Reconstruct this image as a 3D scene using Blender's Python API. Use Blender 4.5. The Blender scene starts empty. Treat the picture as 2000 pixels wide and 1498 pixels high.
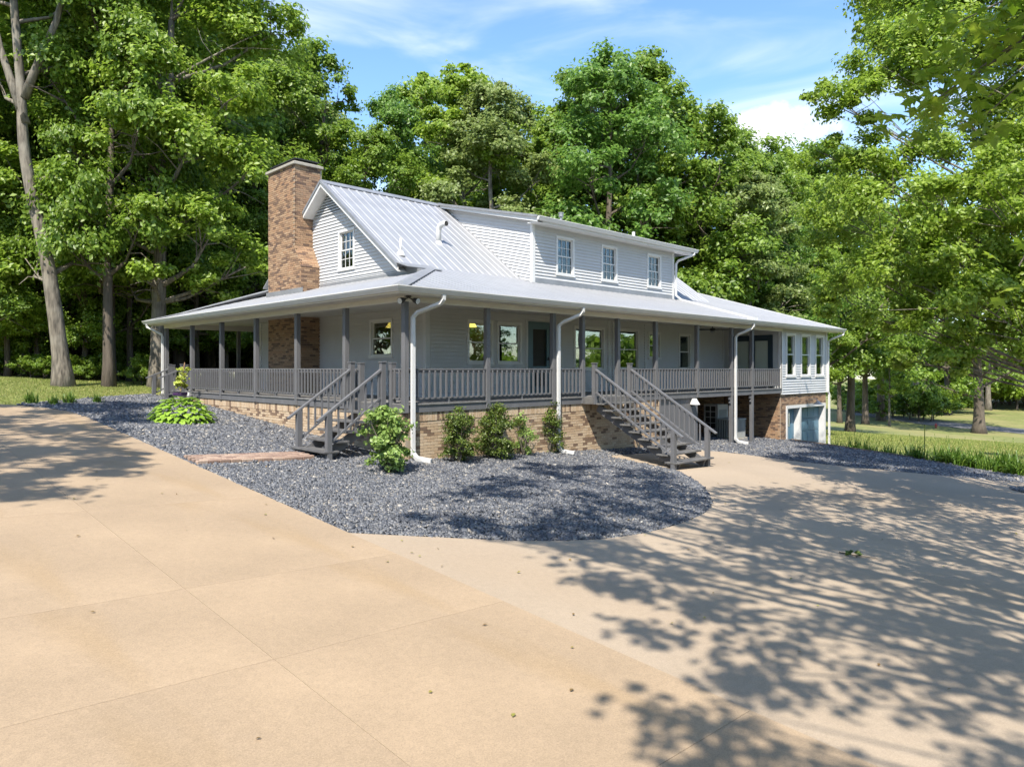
import bpy, bmesh, math, random
import numpy as np
from mathutils import Vector
R = math.radians
random.seed(7)
rng = np.random.default_rng(11)
scene = bpy.context.scene
col = scene.collection

# ------------------------------------------------------------------ camera
# axes follow the house: x along the front porch, y along the gable side, z = 0 is the porch deck
FPX, CX, HY = 1394.0, 1000.0, 720.0          # focal length, centre column, horizon row (2000 px wide photo)
ANG = math.atan((2424 - CX) / FPX)
XD = (math.sin(ANG), math.cos(ANG)); YD = (-math.cos(ANG), math.sin(ANG))
CAMX, CAMY, CAMZ = -9.1822, -12.7019, 0.766
FW = (XD[1], YD[1]); RT = (XD[0], YD[0])      # forward and right of the camera on the ground
cam_d = bpy.data.cameras.new('camera')
cam = bpy.data.objects.new('camera', cam_d); col.objects.link(cam)
cam.location = (CAMX, CAMY, CAMZ)
cam.rotation_euler = (R(90), 0, math.atan2(FW[1], FW[0]) - R(90))
cam_d.sensor_width = 36; cam_d.lens = FPX / 2000 * 36
cam_d.shift_y = -29 / 2000
cam_d.clip_start = 0.1; cam_d.clip_end = 3000
scene.camera = cam

# ------------------------------------------------------------------ sun, sky, exposure
SX, SY = 0.63, 0.40                    # shadow shift per metre of height
SUN = Vector((-SX, -SY, 1.0)).normalized()
sun_el = math.asin(SUN.z)
sun_d = bpy.data.lights.new('sun', 'SUN'); sun_d.energy = 5.0; sun_d.angle = R(0.53); sun_d.color = (1, 0.93, 0.82)
sun = bpy.data.objects.new('sun', sun_d); col.objects.link(sun)
sun.rotation_euler = SUN.to_track_quat('Z', 'Y').to_euler(); sun.location = (-30, -20, 40)
world = bpy.data.worlds.new('World'); scene.world = world; world.use_nodes = True
vs = scene.view_settings
vs.view_transform = 'Standard'; vs.look = 'None'; vs.gamma = 1; vs.exposure = 0.95; vs.use_curve_mapping = False
scene.cycles.max_bounces = 8; scene.cycles.transparent_max_bounces = 12
scene.cycles.sample_clamp_indirect = 6


def build_world():
    nt = world.node_tree; nt.nodes.clear(); N = nt.nodes.new; L = nt.links.new
    out = N('ShaderNodeOutputWorld'); bg = N('ShaderNodeBackground'); bg.inputs[1].default_value = 0.15
    sky = N('ShaderNodeTexSky'); sky.sky_type = 'NISHITA'; sky.sun_disc = False
    sky.sun_elevation = sun_el; sky.sun_rotation = math.atan2(SUN.x, SUN.y)
    sky.altitude = 200; sky.air_density = 1.0; sky.dust_density = 0.6; sky.ozone_density = 2.0
    geo = N('ShaderNodeTexCoord')

    def math_(op, a, b=None, c=None):
        n = N('ShaderNodeMath'); n.operation = op
        for i, v in enumerate((a, b, c)):
            if v is None: continue
            if isinstance(v, (int, float)): n.inputs[i].default_value = v
            else: L(v, n.inputs[i])
        return n.outputs[0]
    # cumulus patches low above the trees, all round the sky: (compass angle, height, half width, half height)
    base = math.atan2(FW[1], FW[0])
    clouds = [(base - math.atan((1495 - CX) / FPX), (HY - 262) / FPX * 0.942, 0.150, 0.046),
              (base + 1.3, 0.30, 0.20, 0.06), (base + 2.4, 0.34, 0.22, 0.07), (base + 3.5, 0.28, 0.2, 0.06),
              (base + 4.5, 0.36, 0.22, 0.06), (base + 5.2, 0.30, 0.18, 0.05)]
    noise = N('ShaderNodeTexNoise'); noise.inputs['Scale'].default_value = 9; noise.inputs['Detail'].default_value = 9
    noise.inputs['Roughness'].default_value = 0.62
    L(geo.outputs['Generated'], noise.inputs['Vector'])
    total = None
    for az, v0, a, b in clouds:
        rot = N('ShaderNodeVectorRotate'); rot.rotation_type = 'Z_AXIS'; rot.inputs['Angle'].default_value = -az
        L(geo.outputs['Generated'], rot.inputs['Vector'])
        sep = N('ShaderNodeSeparateXYZ'); L(rot.outputs[0], sep.inputs[0])
        xx = math_('MAXIMUM', sep.outputs[0], 0.02)
        u = math_('DIVIDE', math_('DIVIDE', sep.outputs[1], xx), a)
        v = math_('DIVIDE', math_('SUBTRACT', math_('DIVIDE', sep.outputs[2], xx), v0), b)
        r2 = math_('ADD', math_('MULTIPLY', u, u), math_('MULTIPLY', v, v))
        m = math_('ADD', math_('SUBTRACT', 0.9, r2), math_('MULTIPLY', math_('SUBTRACT', noise.outputs[0], 0.5), 3.2))
        mr = N('ShaderNodeMapRange'); mr.interpolation_type = 'SMOOTHSTEP'
        mr.inputs[1].default_value = 0.0; mr.inputs[2].default_value = 1.0; L(m, mr.inputs[0])
        total = mr.outputs[0] if total is None else math_('MAXIMUM', total, mr.outputs[0])
    # thin veil of cirrus
    mp = N('ShaderNodeMapping'); mp.inputs['Scale'].default_value = (1.2, 1.2, 5.5); mp.inputs['Rotation'].default_value = (0.35, 0.2, 0.5)
    L(geo.outputs['Generated'], mp.inputs[0])
    n2 = N('ShaderNodeTexNoise'); n2.inputs['Scale'].default_value = 2.6; n2.inputs['Detail'].default_value = 7; n2.inputs['Distortion'].default_value = 0.6
    L(mp.outputs[0], n2.inputs['Vector'])
    mr = N('ShaderNodeMapRange'); mr.interpolation_type = 'SMOOTHSTEP'
    mr.inputs[1].default_value = 0.47; mr.inputs[2].default_value = 0.78; mr.inputs[4].default_value = 0.5; L(n2.outputs[0], mr.inputs[0])
    total = math_('MAXIMUM', math_('MULTIPLY', total, 0.95), mr.outputs[0])
    hs = N('ShaderNodeHueSaturation'); hs.inputs['Saturation'].default_value = 1.12; hs.inputs['Value'].default_value = 1.15
    L(sky.outputs[0], hs.inputs['Color'])
    mix = N('ShaderNodeMix'); mix.data_type = 'RGBA'; L(total, mix.inputs[0]); L(hs.outputs[0], mix.inputs[6])
    mix.inputs[7].default_value = (5.2, 5.3, 5.5, 1)
    L(mix.outputs[2], bg.inputs[0]); L(bg.outputs[0], out.inputs[0])


build_world()

# ------------------------------------------------------------------ materials
def mat(name, base, var=0.0, rough=0.6, scale=6.0, bump=0.0, bump_scale=40.0, metallic=0.0, spec=0.5, cols=None,
        island=False, translucent=0.0, detail=5.0, blotch=None, stretch=None, speckle=0.0, streak=None):
    """Procedural surface: base colour broken up by noise (or a per-piece random ramp), fine bump."""
    if not translucent:
        sc = lambda c: tuple(v * 0.715 for v in c)
        base = sc(base); cols = cols and [(q, sc(c)) for q, c in cols]
        blotch = blotch and (blotch[0], sc(blotch[1]), *blotch[2:]); streak = streak and (sc(streak[0]), streak[1])
    m = bpy.data.materials.new(name); m.use_nodes = True
    nt = m.node_tree; N = nt.nodes.new; L = nt.links.new
    p = nt.nodes['Principled BSDF']; out = nt.nodes['Material Output']
    p.inputs['Roughness'].default_value = rough; p.inputs['Metallic'].default_value = metallic
    p.inputs['Specular IOR Level'].default_value = spec
    tc = N('ShaderNodeTexCoord'); vec = tc.outputs['Object']
    if stretch:
        mp = N('ShaderNodeMapping'); mp.inputs['Scale'].default_value = stretch; L(vec, mp.inputs[0]); vec = mp.outputs[0]
    ns = N('ShaderNodeTexNoise'); ns.inputs['Scale'].default_value = scale; ns.inputs['Detail'].default_value = detail
    L(vec, ns.inputs['Vector'])
    if island:
        g = N('ShaderNodeNewGeometry'); oi = N('ShaderNodeObjectInfo')
        ad = N('ShaderNodeMath'); ad.operation = 'ADD'; L(g.outputs['Random Per Island'], ad.inputs[0]); L(oi.outputs['Random'], ad.inputs[1])
        fr = N('ShaderNodeMath'); fr.operation = 'FRACT'; L(ad.outputs[0], fr.inputs[0])
        fac = fr.outputs[0]
    else:
        fac = ns.outputs['Fac']
    rp = N('ShaderNodeValToRGB'); rp.color_ramp.interpolation = 'LINEAR'
    if cols is None:
        lo = tuple(c * (1 - var) for c in base); hi = tuple(min(1, c * (1 + var)) for c in base)
        cols = [(0.3, lo), (0.7, hi)]
    els = rp.color_ramp.elements
    while len(els) < len(cols): els.new(0.5)
    for e, (pos, c) in zip(els, cols): e.position = pos; e.color = (*c, 1)
    L(fac, rp.inputs[0]); colout = rp.outputs[0]
    if island:   # a little grain inside each piece
        mr = N('ShaderNodeMapRange'); mr.inputs[1].default_value = 0.25; mr.inputs[2].default_value = 0.75
        mr.inputs[3].default_value = 0.8; mr.inputs[4].default_value = 1.2; L(ns.outputs['Fac'], mr.inputs[0])
        mx = N('ShaderNodeMix'); mx.data_type = 'RGBA'; mx.blend_type = 'MULTIPLY'; mx.inputs[0].default_value = 1
        L(colout, mx.inputs[6]); L(mr.outputs[0], mx.inputs[7]); colout = mx.outputs[2]
    if blotch:   # large stains: (scale, colour, low, high, strength)
        b = N('ShaderNodeTexNoise'); b.inputs['Scale'].default_value = blotch[0]; b.inputs['Detail'].default_value = 4; L(tc.outputs['Object'], b.inputs['Vector'])
        mr = N('ShaderNodeMapRange'); mr.interpolation_type = 'SMOOTHSTEP'
        mr.inputs[1].default_value = blotch[2]; mr.inputs[2].default_value = blotch[3]; mr.inputs[4].default_value = blotch[4]; L(b.outputs['Fac'], mr.inputs[0])
        mx = N('ShaderNodeMix'); mx.data_type = 'RGBA'; L(mr.outputs[0], mx.inputs[0]); L(colout, mx.inputs[6]); mx.inputs[7].default_value = (*blotch[1], 1)
        colout = mx.outputs[2]
    if streak:   # long soft stains along the slope: (colour, strength)
        mp = N('ShaderNodeMapping'); mp.inputs['Scale'].default_value = (0.75, 0.10, 1); mp.inputs['Rotation'].default_value = (0, 0, 0.5); L(tc.outputs['Object'], mp.inputs[0])
        b = N('ShaderNodeTexNoise'); b.inputs['Scale'].default_value = 1.0; b.inputs['Detail'].default_value = 3; b.inputs['Distortion'].default_value = 0.5; L(mp.outputs[0], b.inputs['Vector'])
        mr = N('ShaderNodeMapRange'); mr.interpolation_type = 'SMOOTHSTEP'; mr.inputs[1].default_value = 0.52; mr.inputs[2].default_value = 0.66; mr.inputs[4].default_value = streak[1]; L(b.outputs['Fac'], mr.inputs[0])
        mx = N('ShaderNodeMix'); mx.data_type = 'RGBA'; L(mr.outputs[0], mx.inputs[0]); L(colout, mx.inputs[6]); mx.inputs[7].default_value = (*streak[0], 1); colout = mx.outputs[2]
    if speckle:
        for sc_, am in ((190, speckle), (70, speckle * .7), (16, speckle * .3)):
            b = N('ShaderNodeTexNoise'); b.inputs['Scale'].default_value = sc_; b.inputs['Detail'].default_value = 3; L(tc.outputs['Object'], b.inputs['Vector'])
            mr = N('ShaderNodeMapRange'); mr.inputs[1].default_value = 0.3; mr.inputs[2].default_value = 0.7; mr.inputs[3].default_value = 1 - am; mr.inputs[4].default_value = 1 + am; L(b.outputs['Fac'], mr.inputs[0])
            mx = N('ShaderNodeMix'); mx.data_type = 'RGBA'; mx.blend_type = 'MULTIPLY'; mx.inputs[0].default_value = 1; L(colout, mx.inputs[6]); L(mr.outputs[0], mx.inputs[7]); colout = mx.outputs[2]
    L(colout, p.inputs['Base Color'])
    if bump:
        bn = N('ShaderNodeTexNoise'); bn.inputs['Scale'].default_value = bump_scale; bn.inputs['Detail'].default_value = 6; L(vec, bn.inputs['Vector'])
        bp = N('ShaderNodeBump'); bp.inputs['Strength'].default_value = bump; bp.inputs['Distance'].default_value = 0.02
        L(bn.outputs['Fac'], bp.inputs['Height']); L(bp.outputs[0], p.inputs['Normal'])
    if translucent:
        t = N('ShaderNodeBsdfTranslucent'); ms = N('ShaderNodeMixShader'); ms.inputs[0].default_value = translucent
        gm = N('ShaderNodeHueSaturation'); gm.inputs['Value'].default_value = 1.5; gm.inputs['Hue'].default_value = 0.497; L(colout, gm.inputs['Color'])
        L(gm.outputs[0], t.inputs['Color']); L(p.outputs[0], ms.inputs[1]); L(t.outputs[0], ms.inputs[2]); L(ms.outputs[0], out.inputs[0])
    return m


def glass_mat(name, tint=(0.75, 0.85, 0.8), refl=0.13):
    m = bpy.data.materials.new(name); m.use_nodes = True
    nt = m.node_tree; N = nt.nodes.new; L = nt.links.new; nt.nodes.clear()
    out = N('ShaderNodeOutputMaterial'); tr = N('ShaderNodeBsdfTransparent'); tr.inputs[0].default_value = (*tint, 1)
    gl = N('ShaderNodeBsdfGlossy'); gl.inputs['Roughness'].default_value = 0.01; gl.inputs['Color'].default_value = (1, 1, 1, 1)
    lw = N('ShaderNodeLayerWeight'); lw.inputs[0].default_value = 0.25
    mr = N('ShaderNodeMapRange'); mr.inputs[3].default_value = refl; mr.inputs[4].default_value = 0.9; L(lw.outputs['Fresnel'], mr.inputs[0])
    tn = N('ShaderNodeTexCoord'); nz = N('ShaderNodeTexNoise'); nz.inputs['Scale'].default_value = 1.3; L(tn.outputs['Object'], nz.inputs['Vector'])
    bp = N('ShaderNodeBump'); bp.inputs['Strength'].default_value = 0.04; bp.inputs['Distance'].default_value = 0.05; L(nz.outputs['Fac'], bp.inputs['Height']); L(bp.outputs[0], gl.inputs['Normal'])
    ms = N('ShaderNodeMixShader'); L(mr.outputs[0], ms.inputs[0]); L(tr.outputs[0], ms.inputs[1]); L(gl.outputs[0], ms.inputs[2]); L(ms.outputs[0], out.inputs[0])
    return m


M = {}
M['siding'] = mat('siding', (0.66, 0.665, 0.67), 0.04, 0.5, 1.5, blotch=(0.8, (0.57, 0.575, 0.57), 0.5, 0.8, 0.4))
M['white'] = mat('white_trim', (0.78, 0.78, 0.77), 0.04, 0.45, 3, blotch=(2.0, (0.6, 0.59, 0.55), 0.55, 0.85, 0.35))
M['cream'] = mat('cream_soffit', (0.80, 0.77, 0.70), 0.04, 0.5, 2, blotch=(1.0, (0.62, 0.59, 0.52), 0.5, 0.8, 0.5))
M['roof'] = mat('galvanised_roof', (0.43, 0.44, 0.46), 0.09, 0.42, 2.0, metallic=0.3, blotch=(0.7, (0.36, 0.37, 0.39), 0.45, 0.75, 0.5))
M['flash'] = mat('grey_flashing', (0.33, 0.34, 0.36), 0.12, 0.45, 3, metallic=0.3)
M['grey'] = mat('grey_painted_wood', (0.155, 0.156, 0.165), 0.12, 0.6, 5, bump=0.15, bump_scale=30, blotch=(2.5, (0.21, 0.208, 0.207), 0.55, 0.8, 0.5), stretch=(1, 1, 0.3))
M['tread'] = mat('worn_grey_tread', (0.115, 0.114, 0.116), 0.2, 0.7, 6, bump=0.2, bump_scale=30, blotch=(3, (0.22, 0.21, 0.19), 0.45, 0.75, 0.6))
M['deck'] = mat('deck_boards', (0.22, 0.215, 0.21), 0.2, 0.7, 5, bump=0.2)
M['dark'] = mat('dark_metal', (0.03, 0.03, 0.032), 0.2, 0.5, 6)
BR = [(0.0, (0.15, 0.095, 0.07)), (0.2, (0.21, 0.13, 0.085)), (0.32, (0.32, 0.20, 0.12)), (0.5, (0.42, 0.275, 0.165)), (0.7, (0.40, 0.235, 0.135)), (0.86, (0.47, 0.32, 0.20)), (1.0, (0.25, 0.15, 0.095))]
M['brick'] = mat('tan_brick', (0.4, 0.25, 0.14), rough=0.85, scale=25, cols=BR, island=True, bump=0.3, bump_scale=60)
FBR = [(0.0, (0.2, 0.13, 0.09)), (0.12, (0.26, 0.17, 0.11)), (0.2, (0.52, 0.37, 0.23)), (0.5, (0.62, 0.47, 0.32)), (0.75, (0.66, 0.52, 0.36)), (1.0, (0.54, 0.38, 0.24))]
M['fbrick'] = mat('buff_brick', (0.5, 0.35, 0.2), rough=0.85, scale=25, cols=FBR, island=True, bump=0.3, bump_scale=60)
M['mortar'] = mat('mortar', (0.42, 0.36, 0.28), 0.12, 0.9, 12, bump=0.2)
PBR = [(0.0, (0.24, 0.155, 0.12)), (0.5, (0.42, 0.29, 0.215)), (0.8, (0.50, 0.37, 0.28)), (1.0, (0.27, 0.18, 0.145))]
M['pbrick'] = mat('red_paver', (0.35, 0.18, 0.12), rough=0.85, scale=20, cols=PBR, island=True, bump=0.3)
M['conc'] = mat('tan_concrete', (0.405, 0.30, 0.195), 0.13, 0.85, 0.7, bump=0.15, bump_scale=240, speckle=0.16, streak=((0.35, 0.24, 0.125), 0.45), blotch=(0.16, (0.385, 0.27, 0.16), 0.46, 0.70, 0.7), detail=9)
M['conc2'] = mat('pale_concrete', (0.42, 0.335, 0.245), 0.08, 0.85, 0.5, bump=0.1, bump_scale=240, speckle=0.13, streak=((0.42, 0.32, 0.22), 0.3), blotch=(0.2, (0.385, 0.295, 0.2), 0.46, 0.74, 0.6), detail=9)
M['cement'] = mat('cement', (0.42, 0.39, 0.33), 0.15, 0.85, 6, bump=0.2)
SL = [(0.0, (0.052, 0.058, 0.072)), (0.35, (0.10, 0.108, 0.128)), (0.65, (0.155, 0.163, 0.182)), (0.9, (0.21, 0.214, 0.222)), (0.97, (0.29, 0.26, 0.22)), (1.0, (0.5, 0.47, 0.42))]
M['slate'] = mat('slate_chips', (0.1, 0.1, 0.12), rough=0.55, scale=30, cols=SL, island=True)
M['slatebase'] = mat('slate_ground', (0.10, 0.104, 0.112), 0.5, 0.8, 30, bump=0.8, bump_scale=35)
M['lawn'] = mat('lawn_ground', (0.20, 0.22, 0.055), 0.35, 0.95, 2.5, bump=0.6, bump_scale=25, blotch=(0.12, (0.30, 0.27, 0.10), 0.42, 0.66, 0.8), detail=10)
GR = [(0.0, (0.10, 0.15, 0.025)), (0.5, (0.2, 0.25, 0.05)), (0.8, (0.3, 0.32, 0.09)), (1.0, (0.38, 0.34, 0.14))]
M['grass'] = mat('grass_blades', (0.2, 0.25, 0.05), rough=0.7, cols=GR, island=True, translucent=0.3)
M['asphalt'] = mat('asphalt', (0.17, 0.165, 0.17), 0.12, 0.9, 3, bump=0.2)
M['soil'] = mat('leaf_litter', (0.11, 0.085, 0.045), 0.4, 0.95, 6, bump=0.5)
M['bark'] = mat('grey_bark', (0.19, 0.165, 0.13), 0.7, 0.95, 11, bump=1.0, bump_scale=16, stretch=(1, 1, 0.16), blotch=(1.3, (0.30, 0.275, 0.225), 0.46, 0.68, 0.75), detail=8)
M['barkd'] = mat('brown_bark', (0.13, 0.105, 0.08), 0.35, 0.9, 7, bump=0.9, bump_scale=22, stretch=(1, 1, 0.2))


def leaf(name, a, b, c, tr=0.48, rough=0.42):
    return mat(name, a, rough=rough, scale=3, spec=0.45, cols=[(0.0, a), (0.5, b), (1.0, c)], island=True, translucent=tr)


M['leaf1'] = leaf('leaf_mid_green', (0.082, 0.15, 0.014), (0.15, 0.238, 0.026), (0.245, 0.345, 0.06))
M['leaf2'] = leaf('leaf_fresh_green', (0.12, 0.20, 0.015), (0.20, 0.30, 0.03), (0.31, 0.405, 0.075))
M['leaf3'] = leaf('leaf_blue_green', (0.07, 0.15, 0.02), (0.12, 0.225, 0.035), (0.20, 0.32, 0.07))
M['leaf4'] = leaf('leaf_pale_green', (0.12, 0.17, 0.04), (0.19, 0.25, 0.07), (0.28, 0.34, 0.12))
M['maple'] = leaf('maple_leaf', (0.11, 0.19, 0.012), (0.19, 0.28, 0.022), (0.27, 0.35, 0.04), 0.5)
M['box'] = leaf('dark_shrub_leaf', (0.05, 0.085, 0.012), (0.085, 0.13, 0.02), (0.15, 0.19, 0.035), 0.25)
M['hyd'] = leaf('broad_shrub_leaf', (0.13, 0.21, 0.045), (0.20, 0.30, 0.07), (0.30, 0.40, 0.12), 0.3)
M['hosta'] = leaf('hosta_leaf', (0.17, 0.29, 0.03), (0.24, 0.38, 0.045), (0.33, 0.47, 0.075), 0.3)
M['lily'] = leaf('daylily_leaf', (0.06, 0.13, 0.015), (0.11, 0.20, 0.025), (0.19, 0.28, 0.045), 0.3)
M['yleaf'] = leaf('yellow_green_leaf', (0.25, 0.30, 0.03), (0.36, 0.42, 0.06), (0.45, 0.48, 0.12), 0.35)
M['litter'] = leaf('dry_leaf', (0.12, 0.07, 0.03), (0.22, 0.15, 0.05), (0.24, 0.24, 0.05), 0.2)
M['glass'] = glass_mat('window_glass')
M['glass2'] = glass_mat('upper_window_glass', (0.5, 0.55, 0.55), 0.045)
M['interior'] = mat('interior_wall', (0.32, 0.28, 0.2), 0.1, 0.8, 2)
M['curtain'] = mat('white_curtain', (0.75, 0.76, 0.74), 0.06, 0.9, 3, translucent=0.3)
M['blind'] = mat('pale_blind', (0.60, 0.66, 0.58), 0.03, 0.8, 3)
M['teal'] = mat('teal_paint', (0.10, 0.18, 0.215), 0.1, 0.5, 3)
M['teald'] = mat('dark_teal_paint', (0.028, 0.052, 0.075), 0.1, 0.5, 3)
M['blue'] = mat('blue_garage_paint', (0.12, 0.245, 0.34), 0.07, 0.5, 2, blotch=(1.5, (0.16, 0.28, 0.36), 0.5, 0.75, 0.5))
M['screen'] = mat('dark_screen', (0.035, 0.033, 0.028), 0.1, 0.8, 6)
M['timber'] = mat('weathered_timber', (0.2, 0.15, 0.11), 0.3, 0.85, 5, bump=0.4, stretch=(0.4, 0.4, 3))
M['red'] = mat('red_paint', (0.45, 0.035, 0.04), 0.1, 0.5, 5)
M['purple'] = mat('purple_pot', (0.06, 0.02, 0.09), 0.15, 0.5, 5)
M['galv'] = mat('galvanised_can', (0.42, 0.42, 0.42), 0.15, 0.4, 8, metallic=0.5)
M['cane'] = mat('cane', (0.55, 0.33, 0.17), 0.15, 0.7, 8)
M['acgrey'] = mat('unit_grey', (0.40, 0.42, 0.41), 0.06, 0.5, 5)

# ------------------------------------------------------------------ mesh helpers
WORLD_LOC = {}


def tag(o, label=None, cat=None, group=None, kind=None):
    if label: o['label'] = label
    if cat: o['category'] = cat
    if group: o['group'] = group
    if kind: o['kind'] = kind
    return o


def thing(name, loc, label, cat, group=None):
    o = bpy.data.objects.new(name, None); col.objects.link(o)
    o.empty_display_size = 0.3; o.location = loc; WORLD_LOC[o] = Vector(loc)
    return tag(o, label, cat, group)


def link(name, me, m, parent, org):
    o = bpy.data.objects.new(name, me); col.objects.link(o)
    if m is not None and not me.materials: me.materials.append(m)
    WORLD_LOC[o] = Vector(org)
    if parent is not None:
        o.parent = parent; o.location = Vector(org) - WORLD_LOC[parent]
    else:
        o.location = org
    return o


class MB:
    """collects faces in world coordinates and links them as ONE mesh object"""
    def __init__(s): s.v = []; s.f = []

    def add(s, vs, fs):
        n = len(s.v); s.v += [tuple(p) for p in vs]; s.f += [tuple(i + n for i in f) for f in fs]; return s

    def box(s, x0, x1, y0, y1, z0, z1):
        return s.add([(x0, y0, z0), (x1, y0, z0), (x1, y1, z0), (x0, y1, z0), (x0, y0, z1), (x1, y0, z1), (x1, y1, z1), (x0, y1, z1)],
                     [(3, 2, 1, 0), (4, 5, 6, 7), (0, 1, 5, 4), (1, 2, 6, 5), (2, 3, 7, 6), (3, 0, 4, 7)])

    def hexa(s, p):
        return s.add(p, [(3, 2, 1, 0), (4, 5, 6, 7), (0, 1, 5, 4), (1, 2, 6, 5), (2, 3, 7, 6), (3, 0, 4, 7)])

    def prism(s, poly, vec):
        n = len(poly); v = Vector(vec)
        return s.add([Vector(p) for p in poly] + [Vector(p) + v for p in poly],
                     [tuple(range(n - 1, -1, -1)), tuple(range(n, 2 * n))] + [(i, (i + 1) % n, n + (i + 1) % n, n + i) for i in range(n)])

    def beam(s, a, b, w, h, up=(0, 0, 1)):
        """bar from a to b, w wide sideways, h high"""
        a = Vector(a); b = Vector(b); d = (b - a).normalized(); sd = d.cross(Vector(up)).normalized(); u = sd.cross(d).normalized()
        sd *= w / 2; u *= h / 2
        return s.hexa([a - sd - u, b - sd - u, b + sd - u, a + sd - u, a - sd + u, b - sd + u, b + sd + u, a + sd + u])

    def tube(s, pts, r, n=8, cap=True):
        pts = [Vector(p) for p in pts]; rs = r if isinstance(r, (list, tuple)) else [r] * len(pts)
        base = len(s.v); ref = Vector((0.31, 0.17, 0.93))
        for i, p in enumerate(pts):
            d = (pts[min(i + 1, len(pts) - 1)] - pts[max(i - 1, 0)]).normalized()
            a = d.cross(ref)
            if a.length < 0.05: a = d.cross(Vector((1, 0, 0)))
            a.normalize(); b = d.cross(a)
            for k in range(n):
                t = 2 * math.pi * k / n
                s.v.append(tuple(p + (a * math.cos(t) + b * math.sin(t)) * rs[i]))
        for i in range(len(pts) - 1):
            for k in range(n):
                k2 = (k + 1) % n
                s.f.append((base + i * n + k, base + i * n + k2, base + (i + 1) * n + k2, base + (i + 1) * n + k))
        if cap:
            s.f.append(tuple(base + k for k in range(n - 1, -1, -1))); e = base + (len(pts) - 1) * n
            s.f.append(tuple(e + k for k in range(n)))
        return s

    def rtube(s, pts, w, d, xdir):
        """rectangular pipe along pts, w across xdir, d the other way"""
        pts = [Vector(p) for p in pts]; base = len(s.v); xd = Vector(xdir)
        for i, p in enumerate(pts):
            t = (pts[min(i + 1, len(pts) - 1)] - pts[max(i - 1, 0)]).normalized()
            a = (xd - t * xd.dot(t)).normalized(); b = t.cross(a)
            for q in ((-1, -1), (1, -1), (1, 1), (-1, 1)): s.v.append(tuple(p + a * q[0] * w / 2 + b * q[1] * d / 2))
        for i in range(len(pts) - 1):
            for k in range(4): s.f.append((base + i * 4 + k, base + i * 4 + (k + 1) % 4, base + i * 4 + 4 + (k + 1) % 4, base + i * 4 + 4 + k))
        s.f.append((base + 3, base + 2, base + 1, base)); e = base + 4 * len(pts) - 4; s.f.append((e, e + 1, e + 2, e + 3))
        return s

    def lathe(s, prof, c, n=16):
        base = len(s.v)
        for r, z in prof:
            for k in range(n):
                t = 2 * math.pi * k / n; s.v.append((c[0] + r * math.cos(t), c[1] + r * math.sin(t), c[2] + z))
        for i in range(len(prof) - 1):
            for k in range(n):
                k2 = (k + 1) % n; s.f.append((base + i * n + k, base + i * n + k2, base + (i + 1) * n + k2, base + (i + 1) * n + k))
        s.f.append(tuple(base + k for k in range(n - 1, -1, -1))); e = base + (len(prof) - 1) * n; s.f.append(tuple(e + k for k in range(n)))
        return s

    def build(s, name, m, parent=None, smooth=False, bevel=0.0, kind=None):
        a = np.array(s.v); lo = a.min(0); hi = a.max(0); org = ((lo[0] + hi[0]) / 2, (lo[1] + hi[1]) / 2, lo[2])
        me = bpy.data.meshes.new(name); me.from_pydata((a - np.array(org)).tolist(), [], s.f)
        if bevel:
            bm = bmesh.new(); bm.from_mesh(me); bmesh.ops.bevel(bm, geom=bm.edges[:], offset=bevel, segments=1, affect='EDGES', clamp_overlap=True); bm.to_mesh(me); bm.free()
        if smooth: me.polygons.foreach_set('use_smooth', [True] * len(me.polygons))
        me.update()
        o = link(name, me, m, parent, org)
        if kind: o['kind'] = kind
        return o


def fast_mesh(name, V, F, mat_=None, smooth=False):
    """V (n,3); F (m,k) integer array -> mesh without per-face python"""
    V = np.asarray(V, np.float32); F = np.asarray(F, np.int32); m, k = F.shape
    me = bpy.data.meshes.new(name)
    me.vertices.add(len(V)); me.vertices.foreach_set('co', V.ravel())
    me.loops.add(m * k); me.loops.foreach_set('vertex_index', F.ravel())
    me.polygons.add(m); me.polygons.foreach_set('loop_start', np.arange(0, m * k, k, dtype=np.int32))
    if smooth: me.polygons.foreach_set('use_smooth', np.ones(m, bool))
    me.update(calc_edges=True)
    if mat_: me.materials.append(mat_)
    return me


# ------------------------------------------------------------------ ground
G0, GX, GY = -1.227, -0.0460, 0.0727      # the even slope the house stands on


def plane(x, y): return G0 + GX * x + GY * y


def sstep(t): t = np.clip(t, 0, 1); return t * t * (3 - 2 * t)


def terrain(x, y):
    x = np.asarray(x, float); y = np.asarray(y, float)
    X = np.where(x < -16, -16 + (x + 16) * 0.3, np.where(x > 80, 80 + (x - 80) * 0.1, x))
    Y = np.where(y < -16, -16 + (y + 16) * 0.25, np.where(y > 20, 20 + (y - 20) * 0.25, y))
    right = sstep((x - 18.9) / 0.5)
    Y = Y * (1 - right) + right * np.where(Y > 0, Y * 0.35, Y * 0.8)
    return G0 + GX * X + GY * Y - 0.05 - 0.42 * right - 0.022 * np.clip(x - 19, 0, 60)


def px_ray(px):
    r = (px - CX) / FPX
    return (r * RT[0] + FW[0], r * RT[1] + FW[1])


def at(px, t):
    d = px_ray(px); return CAMX + t * d[0], CAMY + t * d[1]


def gp(px, py, f=plane):
    """the ground point seen at a pixel"""
    d = px_ray(px); k = (HY - py) / FPX; lo, hi = 0.5, 400.0
    for _ in range(60):
        t = (lo + hi) / 2
        if CAMZ + k * t > float(f(CAMX + t * d[0], CAMY + t * d[1])): lo = t
        else: hi = t
    return CAMX + lo * d[0], CAMY + lo * d[1], float(f(CAMX + lo * d[0], CAMY + lo * d[1]))


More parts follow.
